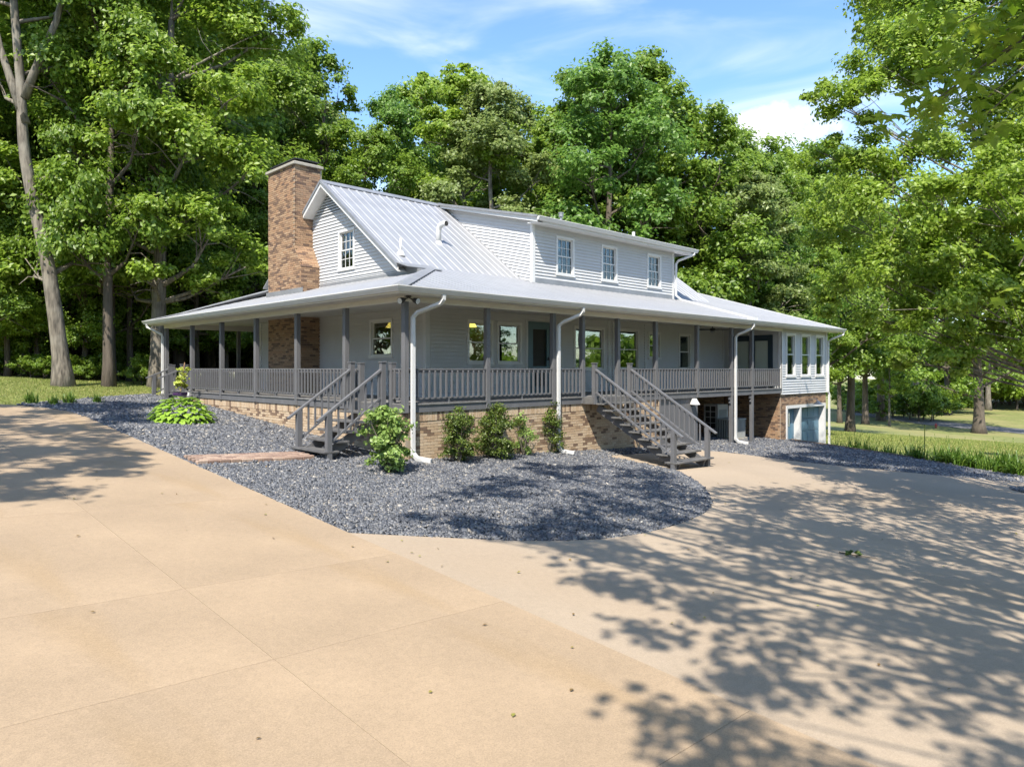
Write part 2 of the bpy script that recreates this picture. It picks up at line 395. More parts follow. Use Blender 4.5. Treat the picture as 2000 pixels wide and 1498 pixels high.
def build_ground():
    def lines(a, b, fine, step, far):
        l = list(np.arange(a, b, step)) + fine
        e = [a - far * (1.5 ** i - 1) for i in range(1, 12)] + [b + far * (1.5 ** i - 1) for i in range(1, 12)]
        return np.array(sorted(set(np.round(l + e, 3))))
    xs = lines(-20, 60, [18.85, 18.95, 19.05, 19.15, 19.25, 19.35, 19.45], 2.0, 6)
    ys = lines(-20, 40, [], 2.0, 6)
    Xg, Yg = np.meshgrid(xs, ys); Z = terrain(Xg, Yg)
    V = np.stack([Xg, Yg, Z], -1).reshape(-1, 3); nx = len(xs)
    i, j = np.meshgrid(np.arange(nx - 1), np.arange(len(ys) - 1)); a = (j * nx + i).ravel()
    me = fast_mesh('ground', V, np.stack([a, a + 1, a + nx + 1, a + nx], -1), M['lawn'], True)
    o = bpy.data.objects.new('ground', me); col.objects.link(o); tag(o, 'lawn and sloping ground around the house', 'ground', kind='structure')


def sheet(name, poly, m, dz=0.0, depth=0.1, parent=None, f=plane):
    """flat-lying slab following the even slope, from a plan outline"""
    bm = bmesh.new(); vs_ = [bm.verts.new((p[0], p[1], float(f(p[0], p[1])) + dz)) for p in poly]
    es = [bm.edges.new((vs_[i], vs_[(i + 1) % len(vs_)])) for i in range(len(vs_))]
    bmesh.ops.triangle_fill(bm, use_beauty=True, edges=es)
    for fc in bm.faces:
        if fc.normal.z < 0: fc.normal_flip()
    if depth:
        r = bmesh.ops.extrude_face_region(bm, geom=bm.faces[:])
        bmesh.ops.translate(bm, vec=(0, 0, -depth), verts=[g for g in r['geom'] if isinstance(g, bmesh.types.BMVert)])
        bmesh.ops.recalc_face_normals(bm, faces=bm.faces[:])
    org = (poly[0][0], poly[0][1], float(f(poly[0][0], poly[0][1])))
    bmesh.ops.translate(bm, vec=(-org[0], -org[1], -org[2]), verts=bm.verts[:])
    me = bpy.data.meshes.new(name); bm.to_mesh(me); bm.free()
    o = link(name, me, m, parent, org)
    return o


def smooth_poly(pts, it=2):
    for _ in range(it):
        q = []
        for i in range(len(pts)):
            a = pts[i]; b = pts[(i + 1) % len(pts)]
            q += [(a[0] * .75 + b[0] * .25, a[1] * .75 + b[1] * .25), (a[0] * .25 + b[0] * .75, a[1] * .25 + b[1] * .75)]
        pts = q
    return pts


def smooth_line(pts, it=2):
    for _ in range(it):
        q = [pts[0]]
        for a, b in zip(pts, pts[1:]): q += [(a[0] * .75 + b[0] * .25, a[1] * .75 + b[1] * .25), (a[0] * .25 + b[0] * .75, a[1] * .25 + b[1] * .75)]
        pts = q + [pts[-1]]
    return pts


EDGE = -4.2                                          # drive edge, parallel to the gable side
arc = smooth_line([(-4.2, -4.57), (-3.1, -5.4), (-2.2, -6.05), (-0.9, -6.5), (0.9, -6.4), (2.6, -5.95), (4.0, -5.05), (5.2, -3.95), (5.75, -3.2)], 2)
drive_end = smooth_line([(EDGE, 7.6), (-4.3, 9.2), (-5.0, 10.3), (-6.4, 11.3), (-9.0, 12.2), (-14.0, 13.4)], 2)
apron_edge = smooth_line([(5.9, -0.85), (8.0, -0.8), (11.0, -0.85), (11.6, -2.2), (12.2, -3.7), (13.3, -5.1), (14.8, -6.8), (16.1, -8.25), (18.5, -10.4), (22, -13), (26, -15)], 2)


def build_paving():
    d = thing('driveway', (-8, -5, plane(-8, -5)), 'broad tan concrete driveway beside the slate bed', 'driveway'); d['kind'] = 'structure'
    g = 0.0018
    ys = [-30, -22, -15.6, -12.8, -10.15, -7.5, -5.65, -2.2, 1.4, 5.0]
    xs = [-17, -12.2, -9.4, -6.65, EDGE]
    for i in range(len(ys) - 1):
        for j in range(len(xs) - 1):
            sheet('slab', [(xs[j] + g, ys[i] + g), (xs[j + 1] - g, ys[i] + g), (xs[j + 1] - g, ys[i + 1] - g), (xs[j] + g, ys[i + 1] - g)], M['conc'], 0, 0.1, d)
    sheet('slab', [(-17, 5.0 + g), (EDGE - g, 5.0 + g)] + [(p[0] - g, p[1]) for p in drive_end] + [(-17, 13.8)], M['conc'], 0, 0.1, d)
    a = thing('apron', (4, -9, plane(4, -9)), 'pale concrete apron curving round the slate bed to the stairs', 'driveway'); a['kind'] = 'structure'
    left = [(EDGE + g, -14), (EDGE + g, -4.57)]
    poly = left + arc[1:] + [(5.9, -3.0)] + apron_edge + [(26, -22)]
    poly = poly + [(EDGE + g, -22)]
    sheet('slab', [p for i, p in enumerate(poly) if i == 0 or p != poly[i - 1]], M['conc2'], -0.004, 0.1, a)


def in_poly(P, poly):
    x, y = P[:, 0], P[:, 1]; r = np.zeros(len(P), bool); n = len(poly)
    for i in range(n):
        x0, y0 = poly[i]; x1, y1 = poly[(i + 1) % n]
        c = ((y0 > y) != (y1 > y))
        with np.errstate(divide='ignore', invalid='ignore'):
            r ^= c & (x < (x1 - x0) * (y - y0) / (y1 - y0 + 1e-12) + x0)
    return r


def chips(name, poly, n, parent):
    P = np.array(poly); lo, hi = P.min(0), P.max(0)
    q = rng.uniform(lo, hi, (n * 3, 2)); q = q[in_poly(q, poly)]
    t = np.hypot(q[:, 0] - CAMX, q[:, 1] - CAMY)
    q = q[rng.random(len(q)) < np.clip(13.0 / t, 0.5, 1)]; q = q[:n]; t = np.hypot(q[:, 0] - CAMX, q[:, 1] - CAMY)
    m = len(q); K = 4
    size = rng.lognormal(math.log(0.0235), 0.36, m) * np.clip(t / 13, 0.9, 1.7); size = np.clip(size, 0.013, 0.075)
    ang = rng.uniform(0, 2 * np.pi, (m, 1)) + np.arange(K) * 2 * np.pi / K + rng.uniform(-0.4, 0.4, (m, K))
    rad = size[:, None] * rng.uniform(0.6, 1.25, (m, K)); el = rng.uniform(0.5, 1, (m, 1)); th = rng.uniform(0, np.pi, (m, 1))
    u = np.cos(ang) * rad; v = np.sin(ang) * rad * el
    dx = u * np.cos(th) - v * np.sin(th); dy = u * np.sin(th) + v * np.cos(th)
    tx = rng.normal(0, 0.28, (m, 1)); ty = rng.normal(0, 0.28, (m, 1))
    zc = plane(q[:, 0], q[:, 1])[:, None] - 0.012 + rng.uniform(0, 0.022, (m, 1))
    hgt = size[:, None] * rng.uniform(0.15, 0.35, (m, 1))
    top = np.stack([q[:, :1] + dx * 0.86, q[:, 1:] + dy * 0.86, zc + dx * tx + dy * ty + hgt], -1)
    bot = np.stack([q[:, :1] + dx, q[:, 1:] + dy, zc + dx * tx + dy * ty - 0.012], -1)
    V = np.concatenate([top, bot], 1).reshape(-1, 3); b = (np.arange(m) * 2 * K)[:, None]
    k = np.arange(K); k2 = (k + 1) % K
    tri = np.concatenate([np.stack([np.zeros(K - 2, int), k[1:-1], k[2:]], -1), np.stack([k, k + K, k2], -1), np.stack([k2, k + K, k2 + K], -1)])
    F = (b[:, :, None] + tri[None]).reshape(-1, 3)
    me = fast_mesh(name, V, F, M['slate'])
    o = link(name, me, None, parent, (0, 0, 0)); return o


bed1 = [(EDGE, 10.0 - 2.4)] + [(EDGE, -4.57)] + arc[1:] + [(5.9, -3.0), (5.9, 0.05), (0.06, 0.05), (0.06, 12.4), (-0.6, 14.6), (-2.4, 13.2), (-4.2, 11.6), (-5.2, 10.8)] + list(reversed(drive_end[:9]))
bed2 = apron_edge[: 30] + [(18.2, -9.5), (18.2, -7.0), (18.86, -4.9), (18.9, -1.5), (18.9, 2.4), (12.0, 2.4), (12.0, 0.06), (5.9, 0.06)]


def build_beds():
    for name, poly, n, lab in (('slate_bed', bed1, 92000, 'blue-grey slate chip bed wrapping the porch corner'), ('slate_bed', bed2, 34000, 'slate chip strip between the apron and the lawn edge')):
        pl = [p for i, p in enumerate(poly) if i == 0 or (abs(p[0] - poly[i - 1][0]) + abs(p[1] - poly[i - 1][1])) > 0.01]
        o = sheet(name, pl, M['slatebase'], -0.03, 0.0); tag(o, lab, 'gravel', kind='structure')
        c = chips('slate_chips', pl, n, None); tag(c, 'loose chips of ' + lab, 'gravel', kind='stuff')
    pl = smooth_poly([(13.4, -8.6), (14.2, -8.2), (15.4, -8.9), (15.8, -10), (14.8, -10.4), (13.6, -9.6)], 2)
    o = sheet('slate_bed', pl, M['slatebase'], 0.004, 0.0); tag(o, 'small round slate bed set in the apron', 'gravel', kind='structure')
    c = chips('slate_chips', pl, 1200, None); c.location.z += 0.02; tag(c, 'loose chips of the small round slate bed', 'gravel', kind='stuff')
    # brick path from the drive to the corner stairs
    p = thing('brick_path', (-3, 0.8, plane(-3, 0.8)), 'short red brick path from the drive to the corner stairs', 'path'); p['kind'] = 'structure'
    me = None
    for i in range(11):
        for j in range(7):
            x0 = EDGE + 0.04 + i * 0.208 + (0.1 if j % 2 else 0); y0 = 0.72 + j * 0.098 - (x0 + 4.2) * 0.03
            if x0 > -1.9: continue
            if me is None:
                b = MB().box(-0.099, 0.099, -0.046, 0.046, -0.05, 0.03); me = b.build('brick', M['pbrick'], p, bevel=0.006); o = me; me = o.data
            else:
                o = bpy.data.objects.new('brick', me); col.objects.link(o); o.parent = p
            o.location = Vector((x0 + 0.1, y0, float(plane(x0, y0)) + random.uniform(-0.006, 0.004) - 0.02)) - WORLD_LOC[p]
            o.rotation_euler = (math.atan(GY) + random.uniform(-.02, .02), -math.atan(GX), random.uniform(-0.05, 0.05))
    # asphalt lane beyond the lawn
    up = [(1655, 804), (1730, 811), (1800, 819), (1870, 826), (1940, 833), (2010, 839), (2200, 856), (2500, 880)]
    lo = [(1655, 809), (1730, 819), (1800, 829), (1870, 836), (1940, 842), (2010, 849), (2200, 868), (2500, 896)]
    A = [gp(a, b, terrain) for a, b in up]; B = [gp(a, b, terrain) for a, b in lo]
    mb = MB()
    for i in range(len(A) - 1):
        mb.add([(*B[i][:2], B[i][2] + 0.03), (*B[i + 1][:2], B[i + 1][2] + 0.03), (*A[i + 1][:2], A[i + 1][2] + 0.03), (*A[i][:2], A[i][2] + 0.03)], [(0, 1, 2, 3)])
    tag(mb.build('lane', M['asphalt']), 'grey asphalt lane crossing beyond the lawn', 'road', kind='structure')


build_ground(); build_paving(); build_beds()

# ------------------------------------------------------------------ house
DEPTH = 2.48                      # porch depth
EAVE, EZ, SL_ = 0.5, 2.48, 0.295  # eave overhang, eave height, porch roof slope
YB = 3.3; ZB = EZ + SL_ * (YB + EAVE)          # line where the steep roof starts
RY, RZ = 7.35, 6.6                # ridge
STEEP = (RZ - ZB) / (RY - YB)
YBK = 2 * RY + EAVE               # back eave
YP = 14.63                        # back porch posts
XR = 18.1; XE = 22.5              # sunroom
DY, DX0, DX1 = 2.85, 6.95, 14.85  # dormer front, ends
DEZ = 5.46; DSL = (RZ + 0.02 - DEZ) / (RY - 2.45)

house = thing('house', (9.0, 6.0, -1.5), 'grey-sided farmhouse with metal roof, wraparound porch and tall brick chimney', 'house')


class Fr:
    """wall frame: ('y', y0) faces -y with u = x; ('x', x0) faces -x with u = y"""
    def __init__(s, ax, c): s.ax = ax; s.c = c

    def p(s, u, w, z): return (u, s.c - w, z) if s.ax == 'y' else (s.c - w, u, z)

    def box(s, mb, u0, u1, w0, w1, z0, z1):
        if s.ax == 'y': return mb.box(u0, u1, s.c - w1, s.c - w0, z0, z1)
        return mb.box(s.c - w1, s.c - w0, u0, u1, z0, z1)


def cut(u0, u1, z0, z1, ops):
    segs = [(u0, u1)]
    for a, b, c, d in ops:
        if z1 > c + 0.002 and z0 < d - 0.002:
            n = []
            for s0, s1 in segs:
                if b <= s0 or a >= s1: n.append((s0, s1)); continue
                if a > s0: n.append((s0, a))
                if b < s1: n.append((b, s1))
            segs = n
    return [s for s in segs if s[1] - s[0] > 0.005]


def siding(fr, z0, z1, rangef, ops=(), h=0.102, name='siding', parent=None):
    mb = MB(); z = z0
    while z < z1 - 0.01:
        zt = min(z + h, z1); edges = sorted({z, zt} | {e for o in ops for e in o[2:] if z + .004 < e < zt - .004})
        for za, zb_ in zip(edges, edges[1:]):
            ra = rangef(za); rb = rangef(zb_)
            wa = 0.034 - 0.032 * (za - z) / h; wb = 0.034 - 0.032 * (zb_ - z) / h
            for s0, s1 in cut(ra[0], ra[1], za, zb_, ops):
                t0 = rb[0] if s0 == ra[0] else s0; t1 = rb[1] if s1 == ra[1] else s1
                mb.hexa([fr.p(s0, -0.07, za), fr.p(s1, -0.07, za), fr.p(s1, wa, za), fr.p(s0, wa, za),
                         fr.p(t0, -0.07, zb_), fr.p(t1, -0.07, zb_), fr.p(t1, wb, zb_), fr.p(t0, wb, zb_)])
        z = zt
    return mb.build(name, M['siding'], parent or house, kind='stuff')


def window(fr, u0, u1, z0, z1, grid=None, casing=0.075, split=0.5, blind=None, curtain=False, m=None, gl='glass'):
    m = m or M['white']; c = casing; mb = MB()
    fr.box(mb, u0, u1, -0.06, 0.045, z1 - c, z1); fr.box(mb, u0 - 0.02, u1 + 0.02, -0.06, 0.06, z0, z0 + c)
    fr.box(mb, u0, u0 + c, -0.06, 0.042, z0 + c, z1 - c); fr.box(mb, u1 - c, u1, -0.06, 0.042, z0 + c, z1 - c)
    w = mb.build('window', m, house)
    a, b, p, q = u0 + c, u1 - c, z0 + c, z1 - c; zm = p + (q - p) * split; s = 0.036
    for k, (lo, hi, wo) in enumerate(((p, zm + 0.018, -0.012), (zm - 0.018, q, -0.035))):
        f = MB()
        fr.box(f, a, b, wo - 0.022, wo + 0.01, lo, lo + s); fr.box(f, a, b, wo - 0.022, wo + 0.01, hi - s, hi)
        fr.box(f, a, a + s, wo - 0.022, wo + 0.008, lo + s, hi - s); fr.box(f, b - s, b, wo - 0.022, wo + 0.008, lo + s, hi - s)
        if grid:
            nu, nz = grid
            for i in range(1, nu): uu = a + s + (b - a - 2 * s) * i / nu; fr.box(f, uu - 0.009, uu + 0.009, wo - 0.008, wo + 0.004, lo + s, hi - s)
            for i in range(1, nz): zz = lo + s + (hi - lo - 2 * s) * i / nz; fr.box(f, a + s, b - s, wo - 0.007, wo + 0.0035, zz - 0.009, zz + 0.009)
        f.build('sash', m, w)
        g = MB(); fr.box(g, a + s, b - s, wo - 0.016, wo - 0.012, lo + s, hi - s); g.build('pane', M[gl], w)
    if blind:
        g = MB(); n = int(blind / 0.05)
        for i in range(n): fr.box(g, a, b, -0.12, -0.10, q - (i + 1) * 0.05, q - i * 0.05 - 0.006)
        g.build('blind', M['curtain'], w)
    if curtain:
        g = MB(); x0, x1 = (b - (b - a) * 0.3, b) if curtain == 'r' else (a, a + (b - a) * 0.3); n = 12
        pts = [(x0 + (x1 - x0) * i / n, -0.16 - 0.03 * (i % 2)) for i in range(n + 1)]
        for (ua, wa), (ub, wb) in zip(pts, pts[1:]):
            g.add([fr.p(ua, wa, p), fr.p(ub, wb, p), fr.p(ub, wb, q), fr.p(ua, wa, q)], [(0, 1, 2, 3)])
        g.build('curtain', M['curtain'], w)
    return w


def brick_face(fr, u0, u1, z0f, z1, part, m, ops=(), soldier=0.0, big=0, bl=0.203, bh=0.0677, keep=None):
    """real bricks on a mortar core; the `big` nearest bricks are single pieces, the rest one joined part"""
    boxes = []; z = z1 - soldier; row = 0
    if soldier:
        u = u0
        while u < u1 - 0.01: boxes.append((u + .004, min(u + 0.0677, u1) - .004, z1 - soldier + .004, z1 - .004, 0.022)); u += 0.0677
    while z > min(z0f(u0), z0f(u1)) - bh:
        u = u0 - (bl / 2 if row % 2 else 0)
        while u < u1 - 0.005:
            a, b = max(u, u0), min(u + bl, u1); u += bl
            if b - a < 0.02 or z < z0f((a + b) / 2): continue
            for s0, s1 in cut(a, b, z - bh, z, ops):
                if s1 - s0 > 0.02 and (keep is None or keep((s0 + s1) / 2, z - bh / 2)): boxes.append((s0 + .005, s1 - .005, z - bh + .005, z - .005, 0.012 + random.uniform(-.0015, .0025)))
        z -= bh; row += 1
    single = []
    if big:
        key = lambda q: (Vector(fr.p((q[0] + q[1]) / 2, 0, q[2])) - Vector((CAMX, CAMY, CAMZ))).length
        boxes.sort(key=lambda q: (abs(q[1] - q[0] - bl + .01) > .004, key(q))); single = boxes[:big]; boxes = boxes[big:]
        full = None
        for s0, s1, a, b, w in single:
            if full is None:
                mb = MB(); fr.box(mb, s0, s1, 0.0, w, a, b); o = mb.build('brick', m, part); full = (o.data, WORLD_LOC[o], (s0, a, s1))
            else:
                o = bpy.data.objects.new('brick', full[0]); col.objects.link(o); o.parent = part
                o.location = full[1] - WORLD_LOC[part] + Vector(fr.p(s0, random.uniform(-.002, .002), a)) - Vector(fr.p(full[2][0], 0, full[2][1]))
    mb = MB()
    for s0, s1, a, b, w in boxes: fr.box(mb, s0, s1, 0.0, w, a, b)
    mb.build('brickwork', m, part, kind='stuff')


FRONT = Fr('y', DEPTH); LEFT = Fr('x', DEPTH)


def build_walls():
    dr = (6.33, 7.40, 0.02, 2.2)
    fw = [(3.90, 4.89, .88, 2.15), (5.05, 6.07, .88, 2.14), (8.47, 10.07, .70, 2.17), (10.73, 12.06, .70, 2.18), (12.62, 13.42, 1.10, 2.12), (14.65, 15.51, .70, 2.13)]
    siding(FRONT, 0.0, 2.42, lambda z: (DEPTH, XR), fw + [dr])
    for q in fw: window(FRONT, *q)
    lw = [(3.98, 5.13, 1.07, 2.19)]
    siding(LEFT, 0.0, 2.42, lambda z: (DEPTH, 12.33), lw); window(LEFT, *lw[0])
    yf = lambda z: (YB + (z - ZB) / STEEP if z > ZB else YB - .02, RY + (RZ - z) / STEEP)
    gw = [(5.96, 6.88, 3.76, 5.03)]; vent = (RY - 1.2, RY + 1.2, 5.62, 6.6)
    siding(LEFT, 3.25, 5.62, lambda z: (yf(z)[0] + 0.02, yf(z)[1] - 0.02), gw); window(LEFT, *gw[0], grid=(3, 2), blind=0.15, gl='glass2')
    # louvred vent in the gable peak
    v = MB(); z = 5.62
    v.prism([LEFT.p(yf(5.6)[0] + .03, 0.0, 5.62), LEFT.p(yf(5.6)[1] - .03, 0, 5.62), LEFT.p(RY, 0, 6.55)], (0.06, 0, 0)); vp = v.build('gable_vent', M['screen'], house)
    while z < 6.36:
        a, b = yf(z + .17); mb = MB(); mb.hexa([LEFT.p(a, 0.0, z + .07), LEFT.p(b, 0.0, z + .07), LEFT.p(b, .05, z), LEFT.p(a, .05, z), LEFT.p(a, 0.0, z + .085), LEFT.p(b, 0.0, z + .085), LEFT.p(b, .05, z + .015), LEFT.p(a, .05, z + .015)])
        mb.build('louvre', M['siding'], vp); z += 0.085
    # dormer
    DF = Fr('y', DY); zs = EZ + SL_ * (DY + EAVE)
    dw = [(8.02, 8.92, 3.79, 5.08), (10.36, 11.26, 3.79, 5.08), (13.09, 14.0, 3.79, 5.08)]
    siding(DF, zs + 0.16, 5.34, lambda z: (DX0, DX1), dw)
    for i, q in enumerate(dw): window(DF, *q, grid=(3, 2), blind=(0.15, 0.1, 0.0)[i], gl='glass2')
    DL = Fr('x', DX0); dz = lambda y: DEZ + DSL * (y - 2.45)
    o = siding(DL, 3.30, DEZ - .07, lambda s: (DY, max(DY + .01, (s - ZB + STEEP * YB - DSL * 2.45) / (STEEP - DSL) + .12)))
    me = o.data; yw = WORLD_LOC[o].y
    for v in me.vertices: v.co.z += DSL * (v.co.y + yw - 2.45)      # these boards follow the dormer roof's slope
    mb = MB(); mb.box(DX1 - .05, DX1, DY, 7.2, 3.3, 5.3); mb.build('dormer_side', M['siding'], house)
    mb = MB(); DF.box(mb, DX0 - .05, DX0 + .08, 0.0, 0.035, zs, 5.34); DF.box(mb, DX1 - .08, DX1 + .04, 0, 0.035, zs, 5.34)
    DL.box(mb, DY - .03, DY + .08, 0.0, 0.034, zs, 5.34); mb.build('corner_board', M['white'], house)
    mb = MB(); DF.box(mb, DX0 + .08, DX1 - .08, 0.0, 0.03, zs - .02, zs + .16); mb.build('flashing', M['flash'], house)
    mb = MB(); LEFT.box(mb, YB + .35, 8.0, 0.0, 0.03, 3.28, 3.50); mb.build('flashing', M['flash'], house); mb = MB(); LEFT.box(mb, 7.9, 10.4, .68, .70, 3.1, 3.32); mb.build('flashing', M['flash'], house)
    # corner boards at porch level
    for a, b in ((DEPTH - 0.0, DEPTH + .10), (10.25, 10.37), (10.5, 10.62), (12.40, 12.50), (17.98, 18.09)):
        mb = MB(); FRONT.box(mb, a, b, 0.0, 0.04, 0, 2.4); mb.build('corner_board', M['siding'], house)
    mb = MB(); LEFT.box(mb, DEPTH - .04, DEPTH + .10, 0.0, 0.04, 0, 2.4); mb.build('corner_board', M['siding'], house); mb = MB(); LEFT.box(mb, 12.2, 12.34, 0, .04, 0, 2.4); mb.build('corner_board', M['siding'], house)
    # other closing walls
    mb = MB(); mb.box(DEPTH + .08, XE, 12.2, 12.3, -1.2, 2.42); mb.box(XE - .1, XE, 0.1, 12.2, -2.7, 2.44); mb.box(18.3, 18.4, 3.4, 11.3, 2.4, 3.6)
    mb.prism([(18.4, 3.4, 3.55), (18.4, 11.3, 3.55), (18.4, RY, 6.4)], (-0.08, 0, 0)); mb.build('rear_wall', M['siding'], house)
    mb = MB(); mb.box(DEPTH + .1, XE - .1, DEPTH + .1, 12.2, -0.12, 0.0); mb.build('floor', M['interior'], house)
    mb = MB(); mb.box(DEPTH + 2.6, DEPTH + 2.7, DEPTH + .1, 12.2, 0, 2.4); mb.box(7.9, 8.0, DEPTH + .1, 12.2, 0, 2.4); mb.box(12.2, 12.3, DEPTH + .1, 12.2, 0, 2.4); mb.box(DEPTH + .1, 18, 6.0, 6.1, 0, 2.4)
    mb.box(DEPTH + .1, 18.2, 4.4, 4.5, 2.42, 4.2); mb.box(DX0, DX1, 6.0, 6.1, 2.42, 6); mb.build('partition', M['interior'], house)
    # screen door with spindles, teal frame
    d = MB(); FRONT.box(d, 6.33, 6.45, -.05, .05, 0, 2.2); FRONT.box(d, 7.28, 7.40, -.05, .05, 0, 2.2); FRONT.box(d, 6.45, 7.28, -.05, .05, 2.08, 2.2)
    door = d.build('door', M['teal'], house)
    d = MB(); FRONT.box(d, 6.45, 6.55, -.03, .03, .02, 2.08); FRONT.box(d, 7.18, 7.28, -.03, .03, .02, 2.08)
    for a, b in ((.02, .22), (.74, .84), (1.98, 2.08)): FRONT.box(d, 6.55, 7.18, -.03, .03, a, b)
    for i in range(5): FRONT.box(d, 6.64 + i * .105, 6.665 + i * .105, -.015, .015, .22, .74)
    d.build('stile', M['teal'], door)
    d = MB(); FRONT.box(d, 6.55, 7.18, -.045, -.04, .22, 1.98); d.build('screen', M['screen'], door)
    d = MB(); FRONT.box(d, 7.20, 7.24, .03, .09, 1.02, 1.12); d.build('handle', M['dark'], door)
    for a, b in ((6.25, 6.33), (7.40, 7.48)):
        d = MB(); FRONT.box(d, a, b, 0, .04, 0, 2.26); d.build('casing', M['siding'], door)
    d = MB(); FRONT.box(d, 3.34, 3.40, .02, .035, .35, .45); d.build('outlet', M['flash'], house)


build_walls()


def build_sunroom():
    SF = Fr('y', 0.0); SD = Fr('x', XR)
    sw = [(18.5, 19.38, .41, 2.19), (19.87, 20.82, .41, 2.19), (21.28, 22.18, .41, 2.19)]
    siding(SF, -0.26, 2.36, lambda z: (XR, XE), sw)
    for i, q in enumerate(sw): window(SF, *q, split=0.52, curtain='r', casing=0.085)
    fd = (0.32, 2.12, 0.02, 2.11)
    siding(SD, -0.2, 2.40, lambda z: (0.02, DEPTH), [fd])
    d = MB(); SD.box(d, .32, .42, -.06, .04, 0, 2.11); SD.box(d, 2.02, 2.12, -.06, .04, 0, 2.11); SD.box(d, .42, 2.02, -.06, .04, 2.0, 2.11)
    fdo = d.build('french_door', M['teald'], house)
    for a, b in ((.42, 1.20), (1.24, 2.02)):
        m = MB(); SD.box(m, a, a + .11, -.04, .02, .02, 2.0); SD.box(m, b - .11, b, -.04, .02, .02, 2.0); SD.box(m, a + .11, b - .11, -.04, .02, .02, .25); SD.box(m, a + .11, b - .11, -.04, .02, 1.88, 2.0)
        m.build('leaf', M['teald'], fdo)
        g = MB(); SD.box(g, a + .11, b - .11, -.02, -.012, .25, 1.88); g.build('pane', M['blind'], fdo)
    mb = MB(); SF.box(mb, XR - .045, XR + .07, 0, .04, -.26, 2.36); SF.box(mb, XE - .09, XE + .03, 0, .04, -.26, 2.36); SD.box(mb, -.04, .08, 0.0, .046, -.2, 2.36)
    mb.build('corner_board', M['white'], house)
    # basement: brick base with the garage and a side door
    base = MB(); base.box(XR + .02, 18.6, .03, .12, -2.9, -.3); base.box(22.38, XE, .03, .12, -2.9, -.3); base.box(18.6, 22.38, .03, .12, -.74, -.3); base.box(XR + .03, XR + .12, .12, DEPTH, -2.6, -.2)
    base.box(12.0, XR + .03, DEPTH, DEPTH + .1, -2.5, -.14)
    bp = base.build('basement_wall', M['mortar'], house)
    F2 = Fr('y', .03); brick_face(F2, XR + .03, XE, lambda u: -2.85, -.28, bp, M['brick'], ops=[(18.58, 22.4, -3, -.73)])
    F3 = Fr('x', XR + .03); brick_face(F3, .04, DEPTH, lambda u: -2.5, -.2, bp, M['brick'])
    F4 = Fr('y', DEPTH); brick_face(F4, 12.0, XR, lambda u: -2.4, -.16, bp, M['brick'])
    # door trims and doors set back in the opening
    t = MB(); Fb = Fr('y', .03)
    Fb.box(t, 18.58, 18.68, -.12, .05, -2.9, -.73); Fb.box(t, 19.80, 19.94, -.42, .05, -2.9, -.84); Fb.box(t, 22.28, 22.4, -.42, .05, -2.9, -.73); Fb.box(t, 18.68, 22.28, -.12, .05, -.84, -.73)
    gd = t.build('garage_front', M['white'], house)
    for i in range(4):
        t = MB(); z0 = -2.9 + i * .52; t.box(19.94, 22.28, .24, .28, z0, z0 + .505)
        for k in range(4): t.box(20.0 + k * .57, 20.5 + k * .57, .232, .241, z0 + .07, z0 + .44)
        t.build('panel', M['blue'], gd)
    t = MB(); t.box(18.68, 19.80, .24, .28, -2.9, -.84); t.box(18.78, 18.84, .225, .24, -2.6, -.95); t.box(19.52, 19.58, .225, .24, -2.6, -.95); sd_ = t.build('side_door', M['blue'], gd)
    t = MB(); t.box(18.95, 19.4, .228, .239, -1.6, -1.05); t.build('pane', M['glass'], sd_)
    mb = MB(); mb.box(18.55, XE, .7, .75, -2.9, -.3); mb.build('backing_wall', M['interior'], house)


build_sunroom()


def build_foundation():
    z0f = lambda u: float(plane(u, 0)) - 0.06
    fl = lambda u: float(plane(0, u)) - 0.06
    core = MB()
    def strip(a, b, fx, fr):
        n = 12
        for i in range(n):
            u0 = a + (b - a) * i / n; u1 = a + (b - a) * (i + 1) / n
            fr.box(core, u0, u1, -0.12, 0.0, min(fx(u0), fx(u1)) - .1, -.2)
    FF = Fr('y', .012); FL = Fr('x', .012)
    strip(.02, 9.75, z0f, FF); strip(.0, 13.0, fl, FL)
    core.box(9.75, 9.87, .12, 2.4, -2.0, -.2)
    fp = core.build('foundation_wall', M['mortar'], house)
    brick_face(FF, .0, 9.75, z0f, -.2, fp, M['fbrick'], soldier=.2, big=290)
    brick_face(FL, .0, 13.0, fl, -.2, fp, M['fbrick'], soldier=.2)
    # grey board wall under the porch
    n = 15; bw = None
    for i in range(n):
        a = 9.75 + (12.0 - 9.75) * i / n; b = 9.75 + (12.0 - 9.75) * (i + 1) / n
        mb = MB().box(a + .004, b - .004, .04, .07, float(plane(a, 0)) - .05, -.2)
        if bw is None:
            k = MB().box(9.75, 12.0, .075, .11, float(plane(12, 0)) - .05, -.2); bw = k.build('board_wall', M['grey'], house)
        mb.build('plank', M['grey'], bw)


build_foundation()


